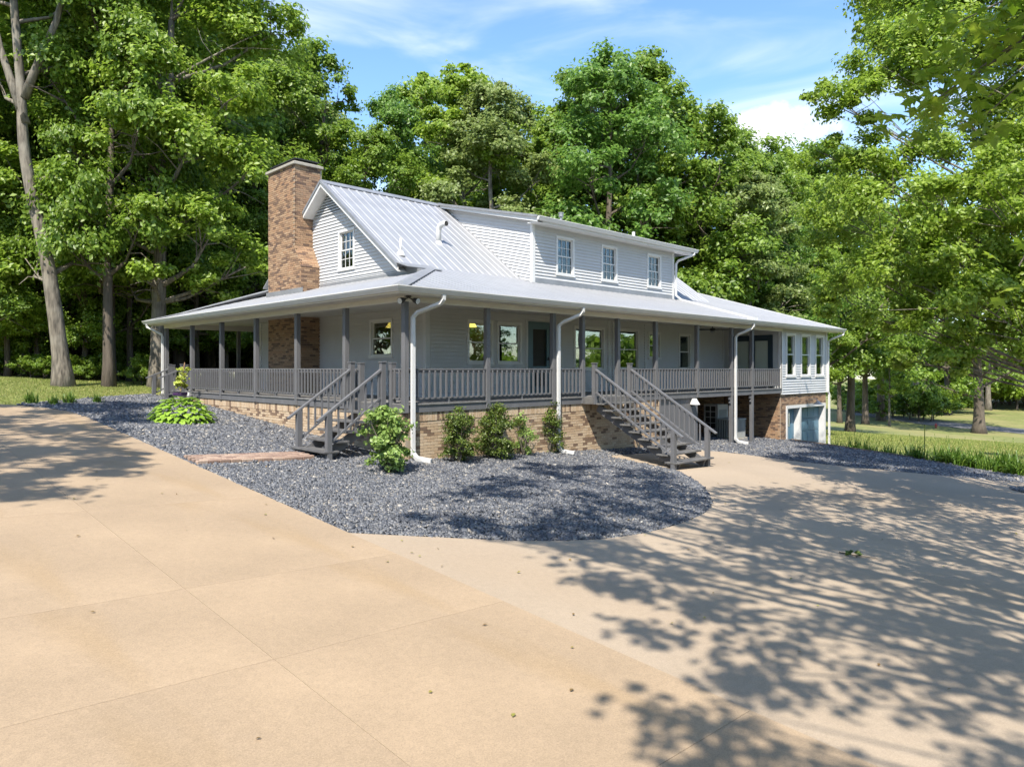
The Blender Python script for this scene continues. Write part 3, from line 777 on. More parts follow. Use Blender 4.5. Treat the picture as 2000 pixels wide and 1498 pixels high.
def build_chimney():
    x0, x1, y0, y1, yu = 1.81, DEPTH, 8.04, 10.31, 8.47
    zs0, zs1, zt = 3.99, 4.68, 7.30
    c = MB(); i = 0.012
    c.box(x0 + i, x1 + .3, y0 + i, y1 - i, -1.2, zs0 - .02); c.box(x0 + i, x1 + .3, yu + i, y1 - i, zs0 - .02, zt)
    c.prism([(x0 + i, y0 + i, zs0 - .02), (x0 + i, yu + i, zs0 - .02), (x0 + i, yu + i, zs1)], (x1 - x0 + .2, 0, 0))
    ch = c.build('chimney', M['mortar'], house)
    A = Fr('x', x0 + i); B = Fr('y', y0 + i); Bu = Fr('y', yu + i)
    keep = lambda u, z: z < zs0 or u > yu - .02 or (u - y0) / (yu - y0) > (z - zs0) / (zs1 - zs0)
    brick_face(A, y0, y1, lambda u: -.5, zt, ch, M['brick'], big=150, keep=keep)
    brick_face(B, x0, x1, lambda u: -.5, zs0, ch, M['brick'])
    brick_face(Bu, x0, x1 + .25, lambda u: zs1 - .25, zt, ch, M['brick'], big=140)
    # bricks laid on the sloping shoulder
    s = MB(); dv = Vector((0, yu - y0, zs1 - zs0)); L_ = dv.length; dv.normalize(); nv = Vector((0, -dv.z, dv.y)); n = int(L_ / .0677)
    for k in range(n):
        u = x0 - .012 - (0.1 if k % 2 else 0)
        while u < x1:
            a, b = max(u, x0 - .012), min(u + .203, x1); u += .203
            if b - a < .02: continue
            p = Vector((0, y0, zs0)) + dv * (k * L_ / n)
            P = [p + Vector((a + .004, 0, 0)), p + Vector((b - .004, 0, 0)), p + Vector((b - .004, 0, 0)) + dv * .06, p + Vector((a + .004, 0, 0)) + dv * .06]
            s.hexa([q - nv * .01 for q in P] + [q + nv * .02 for q in P])
    s.build('shoulder', M['brick'], ch, kind='stuff')
    k = MB(); k.box(x0 - .07, x1 + .33, yu - .07, y1 + .07, zt, zt + .09); k.box(x0 + .0, x1 + .27, yu, y1, zt + .09, zt + .12); k.build('chimney_crown', M['cement'], ch, bevel=.01)
    k = MB(); k.box(x0 + .12, x1 + .15, yu + .12, y1 - .12, zt + .12, zt + .2); k.prism([(x0 + .04, yu + .04, zt + .2), (x1 + .22, yu + .04, zt + .2), (x1 + .22, y1 - .04, zt + .2), (x0 + .04, y1 - .04, zt + .2)], (0, 0, .035)); k.build('flue_cover', M['dark'], ch)


build_chimney()


# ---- roofs
def roof(parent, Mf, bps, rib=0.29, pw=0.87, mt='roof', rh=.021):
    """panels of ribbed metal: Mf(u, v, w) -> point, bps = [(u, vlow, vhigh)]"""
    us = [b[0] for b in bps]; lo = lambda u: float(np.interp(u, us, [b[1] for b in bps])); hi = lambda u: float(np.interp(u, us, [b[2] for b in bps]))
    u = us[0]; k = 0
    while u < us[-1] - 0.02:
        ub = min(u + pw, us[-1]); seq = [u + .0015] + [x for x in us if u + .01 < x < ub - .01] + [ub - .0015]
        mb = MB()
        for a, b in zip(seq, seq[1:]):
            q = [(a, lo(a)), (b, lo(b)), (b, hi(b)), (a, hi(a))]
            mb.hexa([Mf(x, y, -.035) for x, y in q] + [Mf(x, y, 0) for x, y in q])
        r = math.ceil((u - us[0]) / rib - 1e-6) * rib + us[0]
        while r < ub - 0.001:
            rr = max(r, us[0] + .17); a, b = lo(rr) - .012, hi(rr)
            if b - a > 0.06:
                mb.hexa([Mf(rr - .045, a, -.002), Mf(rr + .045, a, -.002), Mf(rr + .045, b, -.002), Mf(rr - .045, b, -.002),
                         Mf(rr - .024, a, rh), Mf(rr + .024, a, rh), Mf(rr + .024, b, rh), Mf(rr - .024, b, rh)])
            r += rib
        mb.build('roof_panel', M[mt], parent); u = ub; k += 1


def build_roofs():
    sk = lambda t: EZ + SL_ * (t + EAVE)
    pr = None
    for a, b in (((-.5, -.5, EZ), (2.85, 2.85, sk(2.85))), ((-.5, YBK, EZ), (DEPTH, YBK - 2.98, sk(DEPTH)))):
        caps = MB(); a = Vector(a); b = Vector(b); d = (b - a).normalized(); s = Vector((-d.y, d.x, 0)).normalized()
        for sg in (-1, 1):
            w = s * sg * .17
            caps.hexa([a + Vector((0, 0, .03)), b + Vector((0, 0, .03)), b + w + Vector((0, 0, -.005)), a + w + Vector((0, 0, -.005)), a + Vector((0, 0, .055)), b + Vector((0, 0, .055)), b + w + Vector((0, 0, .015)), a + w + Vector((0, 0, .015))])
        pr = caps.build('porch_roof', M['flash'], house) if pr is None else (caps.build('hip_cap', M['flash'], pr), pr)[1]
    roof(pr, lambda u, v, w: (u, v, sk(v) + w), [(-.5, -.5, -.5), (DEPTH - .001, -.5, DEPTH), (DEPTH, -.5, YB + .05), (18.5, -.5, YB + .05), (18.501, -.5, RY), (23.1, -.5, RY)], rh=.013)
    roof(pr, lambda u, v, w: (v, u, sk(v) + w), [(-.5, -.5, -.5), (DEPTH, -.5, DEPTH), (YBK - 2.98, -.5, DEPTH), (YBK, -.5, -.5)], rh=.015)
    bk = MB(); bk.hexa([(-.5, YBK, EZ - .04), (18.5, YBK, EZ - .04), (18.5, 2 * RY - YB, ZB - .04), (DEPTH, 2 * RY - YB, ZB - .04), (-.5, YBK, EZ), (18.5, YBK, EZ), (18.5, 2 * RY - YB, ZB), (DEPTH, 2 * RY - YB, ZB)]); 
    bk.hexa([(18.5, RY, sk(RY) - .04), (23.1, RY, sk(RY) - .04), (23.1, 11.4, ZB - .3), (18.5, 11.4, ZB - .3), (18.5, RY, sk(RY)), (23.1, RY, sk(RY)), (23.1, 11.4, ZB - .26), (18.5, 11.4, ZB - .26)]); bk.build('rear_slope', M['roof'], pr)
    mb = MB(); mb.beam((23.1, -.5, EZ - .08), (23.1, RY, sk(RY) - .08), .03, .16); mb.beam((23.08, -.5, EZ + .01), (23.08, RY, sk(RY) + .01), .16, .03); mb.build('rake_board', M['white'], house)
    # steep main roof
    rc = MB()
    for sg in (-1, 1):
        dy = .17 * sg; rc.hexa([(2.12, RY, RZ + .03), (6.7, RY, RZ + .03), (6.7, RY + dy, RZ + .03 - .17 * STEEP), (2.12, RY + dy, RZ + .03 - .17 * STEEP), (2.12, RY, RZ + .055), (6.7, RY, RZ + .055), (6.7, RY + dy, RZ + .055 - .17 * STEEP), (2.12, RY + dy, RZ + .055 - .17 * STEEP)])
    rc.box(6.7, 18.5, RY - .12, RY + .15, RZ - .01, RZ + .05)
    mr = rc.build('main_roof', M['flash'], house)
    roof(mr, lambda u, v, w: (u, v, ZB + STEEP * (v - YB) + w), [(2.14, YB - .03, RY), (18.5, YB - .03, RY)])
    b2 = MB(); ybk = 2 * RY - YB; b2.hexa([(2.14, ybk, ZB - .04), (18.5, ybk, ZB - .04), (18.5, RY, RZ - .04), (2.14, RY, RZ - .04), (2.14, ybk, ZB), (18.5, ybk, ZB), (18.5, RY, RZ), (2.14, RY, RZ)]); b2.build('rear_slope', M['roof'], mr)
    # rakes: white board, grey metal edge, boxed soffit; the back rake stops at the chimney
    zf = lambda y: ZB + STEEP * (y - YB) if y < RY else RZ - STEEP * (y - RY)
    for ya, yb in ((YB - .05, RY), (RY, 8.46)):
        w = MB(); za, zb_ = zf(ya), zf(yb)
        w.hexa([(2.10, ya, za - .17), (2.14, ya, za - .17), (2.14, yb, zb_ - .17), (2.10, yb, zb_ - .17), (2.10, ya, za - .02), (2.14, ya, za - .02), (2.14, yb, zb_ - .02), (2.10, yb, zb_ - .02)])
        w.hexa([(2.14, ya, za - .17), (2.47, ya, za - .17), (2.47, yb, zb_ - .17), (2.14, yb, zb_ - .17), (2.14, ya, za - .14), (2.47, ya, za - .14), (2.47, yb, zb_ - .14), (2.14, yb, zb_ - .14)])
        w.build('rake_board', M['white'], house)
        w = MB(); w.hexa([(2.07, ya, za - .05), (2.22, ya, za - .05), (2.22, yb, zb_ - .05), (2.07, yb, zb_ - .05), (2.07, ya, za + .035), (2.22, ya, za + .035), (2.22, yb, zb_ + .035), (2.07, yb, zb_ + .035)]); w.build('rake_flashing', M['flash'], mr)
    sk2 = lambda y: EZ + SL_ * (y + EAVE)
    w = MB(); w.hexa([(2.08, 2.75, sk2(2.75) + .03), (3.25, 2.75, sk2(2.75) + .03), (3.25, YB, sk2(YB) + .03), (2.08, YB, sk2(YB) + .03), (2.08, 2.75, sk2(2.75) + .05), (3.25, 2.75, sk2(2.75) + .05), (3.25, YB, sk2(YB) + .06), (2.08, YB, sk2(YB) + .06)]); w.build('transition_flashing', M['flash'], mr)
    w = MB(); w.prism([(2.40, 2.45, 3.15), (2.40, YB + .45, 3.15), (2.40, YB + .45, ZB + .18), (2.40, YB, ZB - .03), (2.40, 2.6, sk2(2.6) + .035)], (.1, 0, 0)); w.build('rake_return', M['flash'], mr)
    # dormer roof
    dz = lambda y: DEZ + DSL * (y - 2.45)
    de = MB(); de.hexa([(6.70, 2.42, dz(2.42) - .17), (6.74, 2.42, dz(2.42) - .17), (6.74, RY, dz(RY) - .12), (6.70, RY, dz(RY) - .12), (6.70, 2.42, dz(2.42) - .03), (6.74, 2.42, dz(2.42) - .03), (6.74, RY, dz(RY) - .03), (6.70, RY, dz(RY) - .03)])
    de.hexa([(6.74, 2.42, dz(2.42) - .17), (DX0, 2.42, dz(2.42) - .17), (DX0, RY, dz(RY) - .12), (6.74, RY, dz(RY) - .12), (6.74, 2.42, dz(2.42) - .14), (DX0, 2.42, dz(2.42) - .14), (DX0, RY, dz(RY) - .09), (6.74, RY, dz(RY) - .09)])
    de.box(6.74, 15.8, 2.42, 2.45, dz(2.42) - .18, dz(2.42) - .03); de.box(6.74, 15.8, 2.45, DY + .02, 5.29, 5.32); de.box(15.77, 15.8, 2.42, 5.5, 5.3, 5.5)
    dr = de.build('dormer_roof', M['white'], house)
    roof(dr, lambda u, v, w: (u, v, dz(v) + w), [(6.68, 2.40, RY), (15.8, 2.40, RY)])
    w = MB(); w.beam((6.67, 2.38, dz(2.38) + .0), (6.67, RY, dz(RY)), .06, .07); w.build('rake_flashing', M['flash'], dr)


build_roofs()


def gutter(mb, a, b, out, zt, ma=0, mb_=0):
    """K-style gutter from a to b (plan points), hanging outwards; ma/mb_ = 1 lengthens the outer side for a mitred corner"""
    a = Vector((*a, 0)); b = Vector((*b, 0)); o = Vector((*out, 0)); d = (b - a).normalized()
    for prof in ([(0, zt - .012), (0, zt - .12), (.055, zt - .12), (.085, zt - .075), (.10, zt - .055), (.11, zt - .012)], ((.095, zt - .02), (.095, zt), (.122, zt), (.122, zt - .02))):
        q = [a + o * p[0] - d * p[0] * ma + Vector((0, 0, p[1])) for p in prof]; r = [b + o * p[0] + d * p[0] * mb_ + Vector((0, 0, p[1])) for p in prof]; n = len(q)
        mb.add(q + r, [tuple(range(n - 1, -1, -1)), tuple(range(n, 2 * n))] + [(k, (k + 1) % n, n + (k + 1) % n, n + k) for k in range(n)])


def build_porch():
    # eaves: gutter, soffit, beam, ceiling
    for a, b, o in (((-.52, -.52), (23.1, -.52), (0, -1)), ((-.52, YBK + .1), (-.52, -.522), (-1, 0))):
        g = MB(); gutter(g, a, b, o, EZ + .01, o[1] == -1, o[0] == -1); g.build('gutter', M['white'], house)
    s = MB(); s.box(-.52, 23.05, -.52, -.075, 2.335, 2.36); s.box(-.52, -.075, -.07, YBK, 2.335, 2.36); s.box(-.52, 23.05, -.52, -.5, 2.36, 2.44); s.box(-.52, -.5, -.5, YBK, 2.36, 2.44); s.build('soffit', M['cream'], house)
    s = MB(); s.box(-.07, XR, -.07, .07, 2.22, 2.42); s.box(-.07, .07, .07, YP + .07, 2.22, 2.42); s.box(.07, XR, YP - .07, YP + .07, 2.22, 2.42); s.build('porch_beam', M['cream'], house)
    s = MB(); s.box(.07, XR, .07, DEPTH, 2.40, 2.425); s.box(.07, DEPTH, DEPTH, YP - .07, 2.40, 2.425); s.box(DEPTH, XE, DEPTH, YP - .07, 2.421, 2.44); s.box(XR, XE, -.07, DEPTH, 2.36, 2.38); s.build('porch_ceiling', M['cream'], house)
    g = MB(); gutter(g, (6.68, 2.41), (15.84, 2.41), (0, -1), DEZ - .01); g.build('gutter', M['white'], house)
    # deck
    d = MB(); x = -.04
    while x < XR - .02: d.box(x, min(x + .139, XR), -.06, DEPTH - .0, -.035, 0); x += .145
    y = DEPTH + .003
    while y < YP + .1: d.box(-.06, DEPTH, y, y + .139, -.035, 0); y += .145
    x = DEPTH
    while x < XR - .02: d.box(x, x + .139, 12.36, YP + .06, -.035, 0); x += .145
    d.build('deck_boards', M['deck'], house, kind='stuff')
    f = MB(); f.box(-.035, XR, -.035, .0, -.2, -.036); f.box(-.035, 0, 0, YP + .05, -.2, -.036); f.build('fascia_board', M['grey'], house)
    # posts
    P = [(x, 0) for x in (2.41, 4.76, 5.96, 7.55, 9.47, 11.88, 14.17, 15.69)] + [(0, y) for y in (0, 2.41, 4.82, 7.27, 9.72, 12.17, 14.63)] + [(x, YP) for x in (2.66, 5.2, 7.7, 10.2, 12.7)]
    h = .062
    for x, y in P:
        b = MB().box(x - h, x + h, y - h, y + h, -.2 if x * 1 == x and (y == 0 or x == 0) else 0, 2.23); b.build('post', M['grey'], house, bevel=.006)
    for x in (14.17, 15.69):     # lower posts carrying the deck, with scrolled brackets
        z = float(plane(x, 0)) - .1
        b = MB().box(x - h, x + h, -h, h, z, -.205); b.build('lower_post', M['grey'], house, bevel=.006)
        b = MB(); b.prism([(x - h, -.03, -.25), (x - h - .14, -.03, -.25), (x - h - .12, -.03, -.33), (x - h - .05, -.03, -.37), (x - h - .07, -.03, -.45), (x - h, -.03, -.52)], (0, .06, 0)); b.build('bracket', M['grey'], house)
    # railings
    bal = None

    def railing(ax, c, a, b, n=None):
        nonlocal bal
        L_ = b - a; r = MB()
        def bx(mb, u0, u1, w, z0, z1):
            return mb.box(u0, u1, c - w, c + w, z0, z1) if ax == 'y' else mb.box(c - w, c + w, u0, u1, z0, z1)
        bx(r, a, b, .045, .735, .77); bx(r, a, b, .02, .665, .735); bx(r, a, b, .03, .085, .125)
        if L_ > 1.5: bx(r, (a + b) / 2 - .025, (a + b) / 2 + .025, .025, 0, .085)
        rail = r.build('railing', M['grey'], house)
        n = max(1, round(L_ / .158)); off = -.036
        for i in range(n):
            u = a + L_ * (i + .5) / n; p = (u, c + off, .11) if ax == 'y' else (c + off, u, .11)
            if bal is None:
                mb = MB(); mb.prism([(-.019, -.019, 0), (.019, -.019, 0), (.019, .019, 0), (-.019, .019, 0)], (0, 0, .56)); mb.prism([(-.019, -.019, .56), (.019, -.019, .56), (.019, .019, .60), (-.019, .019, .60)], (0, 0, .035))
                q = mb.build('baluster', M['grey'], rail); bal = q.data
            else:
                q = bpy.data.objects.new('baluster', bal); col.objects.link(q); q.parent = rail
            q.location = Vector(p) - WORLD_LOC[rail]
    fx = [0, 2.41, 4.76, 5.96, None, 7.55, 9.47, 11.88, 14.17, 15.69, 18.06]
    for a, b in zip(fx, fx[1:]):
        if a is not None and b is not None: railing('y', 0, a + h, b - h)
    ly = [0, .48, None, 1.74, 2.41, 4.82, 7.27, 9.72, 12.17, 12.75, None, 14.0, 14.63]
    for a, b in zip(ly, ly[1:]):
        if a is not None and b is not None: railing('x', 0, a + h, b - h)
    for a, b in ((0, 2.66), (2.66, 5.2), (5.2, 7.7), (7.7, 10.2), (10.2, 12.7)): railing('y', YP, a + h, b - h)
    for y in (.48, 1.74, 12.75, 14.0):
        b = MB().box(-.06, .06, y - .06, y + .06, -.2, .88); q = b.build('newel_post', M['grey'], house); k = MB().box(-.07, .07, y - .07, y + .07, .88, .905); k.build('post_cap', M['grey'], q)
    # downspouts
    def spout(pts, boot, w=.085, xd=(1, 0, 0)):
        m = MB().rtube(pts, w, .065, xd); o = m.build('downspout', M['white'], house)
        if boot: k = MB().rtube(boot, .10, .085, xd); k.build('outlet_elbow', M['white'], o)
    for x0, x1 in ((.62, .13), (5.33, 4.86), (14.75, 14.29)):
        z = float(plane(x1, -.15)); y = -.115
        spout([(x0, -.56, 2.37), (x0, -.56, 2.27), (x0 - .05, -.5, 2.18), (x1 + .07, y - .06, 1.98), (x1, y, 1.88), (x1, y, z + .2)], [(x1, y, z + .24), (x1, y, z + .16), (x1 + .05, y - .08, z + .06), (x1 + .16, y - .26, z + .03), (x1 + .22, y - .36, z + .02)])
    x1 = XE + .06
    spout([(22.95, -.56, 2.37), (22.95, -.56, 2.25), (22.6, -.2, 2.05), (x1, -.06, 1.95), (x1, -.06, -.25), (x1 + .06, -.08, -.36), (x1 + .06, -.08, -2.8)], None)
    spout([(-.56, 15.0, 2.37), (-.56, 15.0, 2.27), (-.12, 14.78, 2.0), (-.115, 14.72, 1.9), (-.115, 14.72, -.3)], None, xd=(0, 1, 0))
    # dormer downspout running down the corner and over the porch roof
    sk = lambda t: EZ + SL_ * (t + EAVE) + .07
    spout([(15.6, 2.36, 5.36), (15.6, 2.36, 5.25), (15.0, 2.70, 4.98), (14.93, 2.76, 4.85), (14.93, 2.76, sk(2.76) + .12), (14.96, 2.55, sk(2.55)), (14.98, -.35, sk(-.35))], None, .075)
    b = MB().box(14.85, 15.2, -.5, -.28, EZ + .03, EZ + .13); b.build('diverter', M['white'], house)
    # roof vents
    v = MB().tube([(4.71, 4.75, 4.55), (4.71, 4.75, 5.05), (4.71, 4.73, 5.13), (4.72, 4.66, 5.21), (4.74, 4.55, 5.24), (4.76, 4.45, 5.24)], .085, 14); e = v.build('vent_pipe', M['white'], house, smooth=True)
    v = MB().lathe([(.15, -.08), (.14, .0), (.10, .06), (.09, .1)], (4.71, 4.75, 4.62), 14); v.build('flashing_boot', M['white'], e)
    v = MB().lathe([(.078, 0), (.078, .01)], (0, 0, 0), 14)
    v.v = [(4.765 + p[2] * .2, 4.448 - p[2], 5.24 + p[1]) if False else (4.765 + p[0], 4.446 - p[2], 5.24 + p[1]) for p in v.v]; v.build('vent_mouth', M['screen'], e)
    v = MB().tube([(2.6, 3.8, 3.95), (2.6, 3.8, 4.42)], .032, 10); e = v.build('vent_pipe', M['white'], house, smooth=True)
    v = MB().lathe([(.14, -.06), (.12, .02), (.05, .10)], (2.6, 3.8, 3.98), 12); v.build('flashing_boot', M['white'], e)
    v = MB().lathe([(.05, 0), (.05, .28), (.05, .3), (.085, .3), (.085, .42), (.1, .42), (.1, .45)], (9.8, 4.2, 5.85), 12); v.build('vent_pipe', M['galv'], house, smooth=False)
    v = MB().lathe([(.06, 0), (.06, .3)], (13.3, 3.6, 5.7), 10); v.build('vent_pipe', M['white'], house)


build_porch()


def build_stairs(name, label, ax, lo, hi, z_top, z_bot, run0, n, tread_w):
    """open stairs leaving the porch along -x (ax 'x') or -y (ax 'y'); lo/hi are the rail lines"""
    def p(u, v, z): return (-u, v, z) if ax == 'x' else (v, -u, z)
    def bx(mb, u0, u1, v0, v1, z0, z1):
        return mb.box(-u1, -u0, v0, v1, z0, z1) if ax == 'x' else mb.box(v0, v1, -u1, -u0, z0, z1)
    rise = (z_top - z_bot) / (n + 1) if n else 0
    run = tread_w; end = run0 + run * n
    t = thing(name, p(end, (lo + hi) / 2, z_bot), label, 'stairs', None)
    for i in range(n):
        u = run0 + run * i; z = z_top - rise * (i + 1); ov = .03 if i < n - 1 else .05
        b = MB(); bx(b, u - .02, u + run + ov, lo - (.0 if i < n - 1 else .06), hi + (.0 if i < n - 1 else .12), z - .04, z); b.build('tread', M['tread'], t, bevel=.004)
    sl = rise / run
    for v in (lo + .2, hi - .2):
        b = MB(); b.beam(p(run0 - .05, v, z_top - rise - .12), p(end - .06, v, z_bot + .03), .04, .22); b.build('stringer', M['grey'], t)
    for v in (lo, hi):
        zt = .90; b = MB(); bx(b, run0 - .06, run0 + .05, v - .055, v + .055, -.2, zt); q = b.build('newel_post', M['grey'], t); k = MB(); bx(k, run0 - .075, run0 + .065, v - .07, v + .07, zt, zt + .025); k.build('post_cap', M['grey'], q)
        ue = end - .08; zr = lambda u: .745 - sl * (u - run0)
        b = MB(); bx(b, ue - .055, ue + .055, v - .055, v + .055, z_bot - .12, zr(ue) - .01); b.build('newel_post', M['grey'], t)
        b = MB(); b.beam(p(run0 + .03, v, zr(run0) - .0), p(ue + .26, v, zr(ue + .26)), .085, .04); b.build('handrail', M['grey'], t)
        b = MB(); b.beam(p(run0 + .05, v, zr(run0) - .62), p(ue - .05, v, zr(ue) - .62), .05, .04); b.build('lower_rail', M['grey'], t)
        nb = max(2, int((ue - run0) / .155))
        for i in range(nb):
            u = run0 + (ue - run0) * (i + .6) / nb; b = MB(); bx(b, u - .017, u + .017, v - .017, v + .017, zr(u) - .66, zr(u) - .015); b.build('baluster', M['grey'], t)
    return t


build_stairs('porch_staircase', 'grey wooden stairs beside the broad-leaved shrub, foot on the red brick path', 'x', .48, 1.74, 0.0, -1.13, .26, 5, .28)
s2 = build_stairs('porch_staircase', 'long grey open-riser stairs down to the pale concrete apron', 'y', 5.96, 7.55, 0.0, -1.72, .44, 9, .285)
b = MB().box(5.9, 7.61, -.46, -.06, -.2, -.02); b.build('landing', M['tread'], s2)
build_stairs('porch_staircase', 'short two-step grey stairs beside the potted climber', 'x', 12.75, 14.0, 0.0, -.36, .12, 2, .30)

# ------------------------------------------------------------------ small things round the house
def gz(x, y): return float(plane(x, y))


def build_things():
    # twin floodlight at the porch corner
    t = thing('floodlight', (-.02, -.16, 2.335), 'black twin-head floodlight under the porch eave corner', 'light')
    MB().lathe([(.06, -.03), (.06, 0)], (-.02, -.16, 2.335), 12).build('base', M['dark'], t)
    for dx, dy in ((-.13, -.02), (.03, -.12)):
        a = Vector((-.02, -.16, 2.30)); b = a + Vector((dx, dy, -.06)); d = Vector((dx, dy, -.035)).normalized()
        h = MB().tube([a, a + (b - a) * .6, b, b + d * .02, b + d * .14], [.012, .012, .03, .05, .075], 12).build('lamp_head', M['dark'], t, smooth=True)
        MB().tube([b + d * .135, b + d * .143], .066, 12).build('lens', M['curtain'], h)
    # ceiling fan
    c = (14.9, 1.15, 2.40); t = thing('ceiling_fan', c, 'dark ceiling fan hanging under the porch ceiling', 'fan')
    MB().tube([(c[0], c[1], 2.40), (c[0], c[1], 2.27)], .018, 8).build('rod', M['dark'], t)
    MB().lathe([(.05, 0), (.11, .03), (.11, .09), (.05, .11)], (c[0], c[1], 2.17), 14).build('motor', M['dark'], t)
    MB().lathe([(.03, 0), (.09, .04), (.10, .08)], (c[0], c[1], 2.09), 14).build('lamp_bowl', M['acgrey'], t)
    for k in range(5):
        a = 2 * math.pi * k / 5 + .3; d = Vector((math.cos(a), math.sin(a), 0)); s = Vector((-d.y, d.x, 0)); o = Vector((c[0], c[1], 2.21))
        p = [o + d * .12 - s * .035, o + d * .68 - s * .07, o + d * .68 + s * .07 + Vector((0, 0, .03)), o + d * .12 + s * .035 + Vector((0, 0, .015))]
        MB().hexa(p + [q + Vector((0, 0, .01)) for q in p]).build('blade', M['dark'], t)
    # white lamp on the board wall
    x, z = 11.62, -.36; t = thing('wall_lamp', (x, .04, z), 'white hooded lamp on the grey board wall', 'light')
    m = MB(); m.hexa([(x - .1, -.22, z - .06), (x + .1, -.22, z - .06), (x + .1, .03, z - .06), (x - .1, .03, z - .06), (x - .07, -.10, z + .14), (x + .07, -.10, z + .14), (x + .07, .03, z + .14), (x - .07, .03, z + .14)]); m.build('hood', M['white'], t)
    MB().box(x - .05, x + .05, .0, .035, z - .12, z - .062).build('back_plate', M['dark'], t)
    # gooseneck barn lamp above the garage door
    x, z = 20.75, -.62; t = thing('barn_lamp', (x, 0, z), 'grey gooseneck lamp above the blue garage door', 'light')
    MB().tube([(x, .02, z + .05), (x, -.1, z + .12), (x, -.25, z + .13), (x, -.36, z + .04)], .014, 8).build('arm', M['flash'], t)
    MB().lathe([(.2, -.10), (.19, -.09), (.09, -.01), (.04, .05)], (x, -.36, z), 16).build('shade', M['flash'], t, smooth=True)
    # condenser unit
    x0, y0 = 15.35, .55; z0 = gz(x0, y0); t = thing('condenser_unit', (x0 + .45, y0 + .35, z0), 'grey louvred air conditioner unit under the porch', 'air conditioner')
    MB().box(x0, x0 + .9, y0, y0 + .7, z0 + .05, z0 + .72).build('casing', M['screen'], t)
    MB().box(x0 - .03, x0 + .93, y0 - .03, y0 + .73, z0 + .72, z0 + .77).build('top', M['acgrey'], t)
    MB().box(x0 - .1, x0 + 1.0, y0 - .1, y0 + .8, z0 - .1, z0 + .05).build('pad', M['cement'], t)
    for i in range(9): MB().box(x0 + .02 + i * .1, x0 + .08 + i * .1, y0 - .02, y0 - .001, z0 + .06, z0 + .72).build('louvre', M['acgrey'], t)
    for i in range(7): MB().box(x0 - .02, x0 - .001, y0 + .02 + i * .1, y0 + .08 + i * .1, z0 + .06, z0 + .72).build('louvre', M['acgrey'], t)
    # white cupboard with glazed side
    gx, gy, z0 = gp(1402, 852); t = thing('cupboard', (gx + .4, gy + .3, z0), 'white cupboard with a glazed side standing under the porch', 'cupboard')
    w, dp, hh = .78, .62, 1.22
    MB().box(gx + .03, gx + w, gy + .03, gy + dp, z0, z0 + hh).build('body', M['white'], t)
    MB().box(gx, gx + w, gy, gy + .028, z0, z0 + hh).build('front', M['white'], t)
    MB().box(gx + .1, gx + w - .1, gy - .006, gy - .0005, z0 + .3, z0 + hh - .2).build('panel', M['acgrey'], t)
    MB().box(gx - .012, gx - .004, gy + .08, gy + dp - .06, z0 + .08, z0 + hh - .06).build('pane', M['screen'], t)
    for i in range(3): MB().box(gx - .025, gx - .013, gy + .06 + i * .235, gy + .09 + i * .235, z0 + .05, z0 + hh - .03).build('muntin', M['white'], t)
    for i in range(6): MB().box(gx - .024, gx - .0135, gy + .06, gy + .56, z0 + .05 + i * .22, z0 + .075 + i * .22).build('muntin', M['white'], t)
    # flower pot with climber on a cane
    px_, py_, z0 = gp(352, 790); t = thing('potted_climber', (px_, py_, z0), 'yellow-leaved climber on a cane in a purple-rimmed pot', 'plant')
    MB().lathe([(.14, 0), (.19, .26), (.2, .3)], (px_, py_, z0), 14).build('pot', M['cement'], t)
    MB().lathe([(.2, .3), (.225, .31), (.225, .38), (.2, .38)], (px_, py_, z0), 14).build('pot_rim', M['purple'], t)
    MB().tube([(px_, py_, z0 + .3), (px_ + .12, py_ - .05, z0 + 1.35)], .014, 6).build('cane', M['cane'], t)
    V, F = leaf_cloud([((px_, py_, z0 + .55), .32), ((px_ + .05, py_, z0 + .85), .26), ((px_ + .08, py_, z0 + 1.1), .18)], 520, .10, .6)
    link('foliage', fast_mesh('foliage', V - np.array([px_, py_, z0]), F, M['yleaf']), None, t, (px_, py_, z0))
    # watering can
    x, y, z0 = gp(369, 786); t = thing('watering_can', (x, y, z0), 'galvanised watering can beside the potted climber', 'watering can')
    MB().lathe([(.11, 0), (.12, .02), (.12, .24), (.07, .3), (.06, .32)], (x, y, z0), 16).build('body', M['galv'], t, smooth=False)
    MB().tube([(x - .08, y - .06, z0 + .06), (x - .2, y - .13, z0 + .22), (x - .26, y - .17, z0 + .34)], [.025, .018, .016], 8).build('spout', M['galv'], t)
    MB().tube([(x + .1, y + .04, z0 + .08), (x + .2, y + .06, z0 + .16), (x + .19, y + .06, z0 + .32), (x + .05, y + .02, z0 + .4), (x - .05, y - .02, z0 + .31)], .011, 6).build('handle', M['galv'], t)
    # landscape timber along the slate strip
    t = thing('landscape_timber', (18.93, -2.4, gz(18.9, -2.4)), 'weathered timber edging between the slate strip and the lawn', 'edging')
    for a, b in ((-.03, -2.45), (-2.46, -4.9)): MB().beam((18.94, a, gz(18.9, a) - .07), (18.94, b, gz(18.9, b) - .07), .1, .24).build('timber', M['timber'], t)
    # thin steel post with a cross bar
    x, y, z0 = gp(1806, 897); t = thing('steel_post', (x, y, z0), 'thin green steel post with a crossbar by the daylilies', 'post')
    MB().tube([(x, y, z0 - .1), (x, y, z0 + 1.24)], .015, 6).build('shaft', M['box'], t); MB().tube([(x - .1, y - .03, z0 + 1.24), (x + .1, y + .03, z0 + 1.24)], .012, 6).build('crossbar', M['dark'], t)
    # hydrant
    x, y, z0 = gp(1828, 836, terrain); t = thing('fire_hydrant', (x, y, z0), 'red fire hydrant beside the asphalt lane', 'hydrant'); s = .8
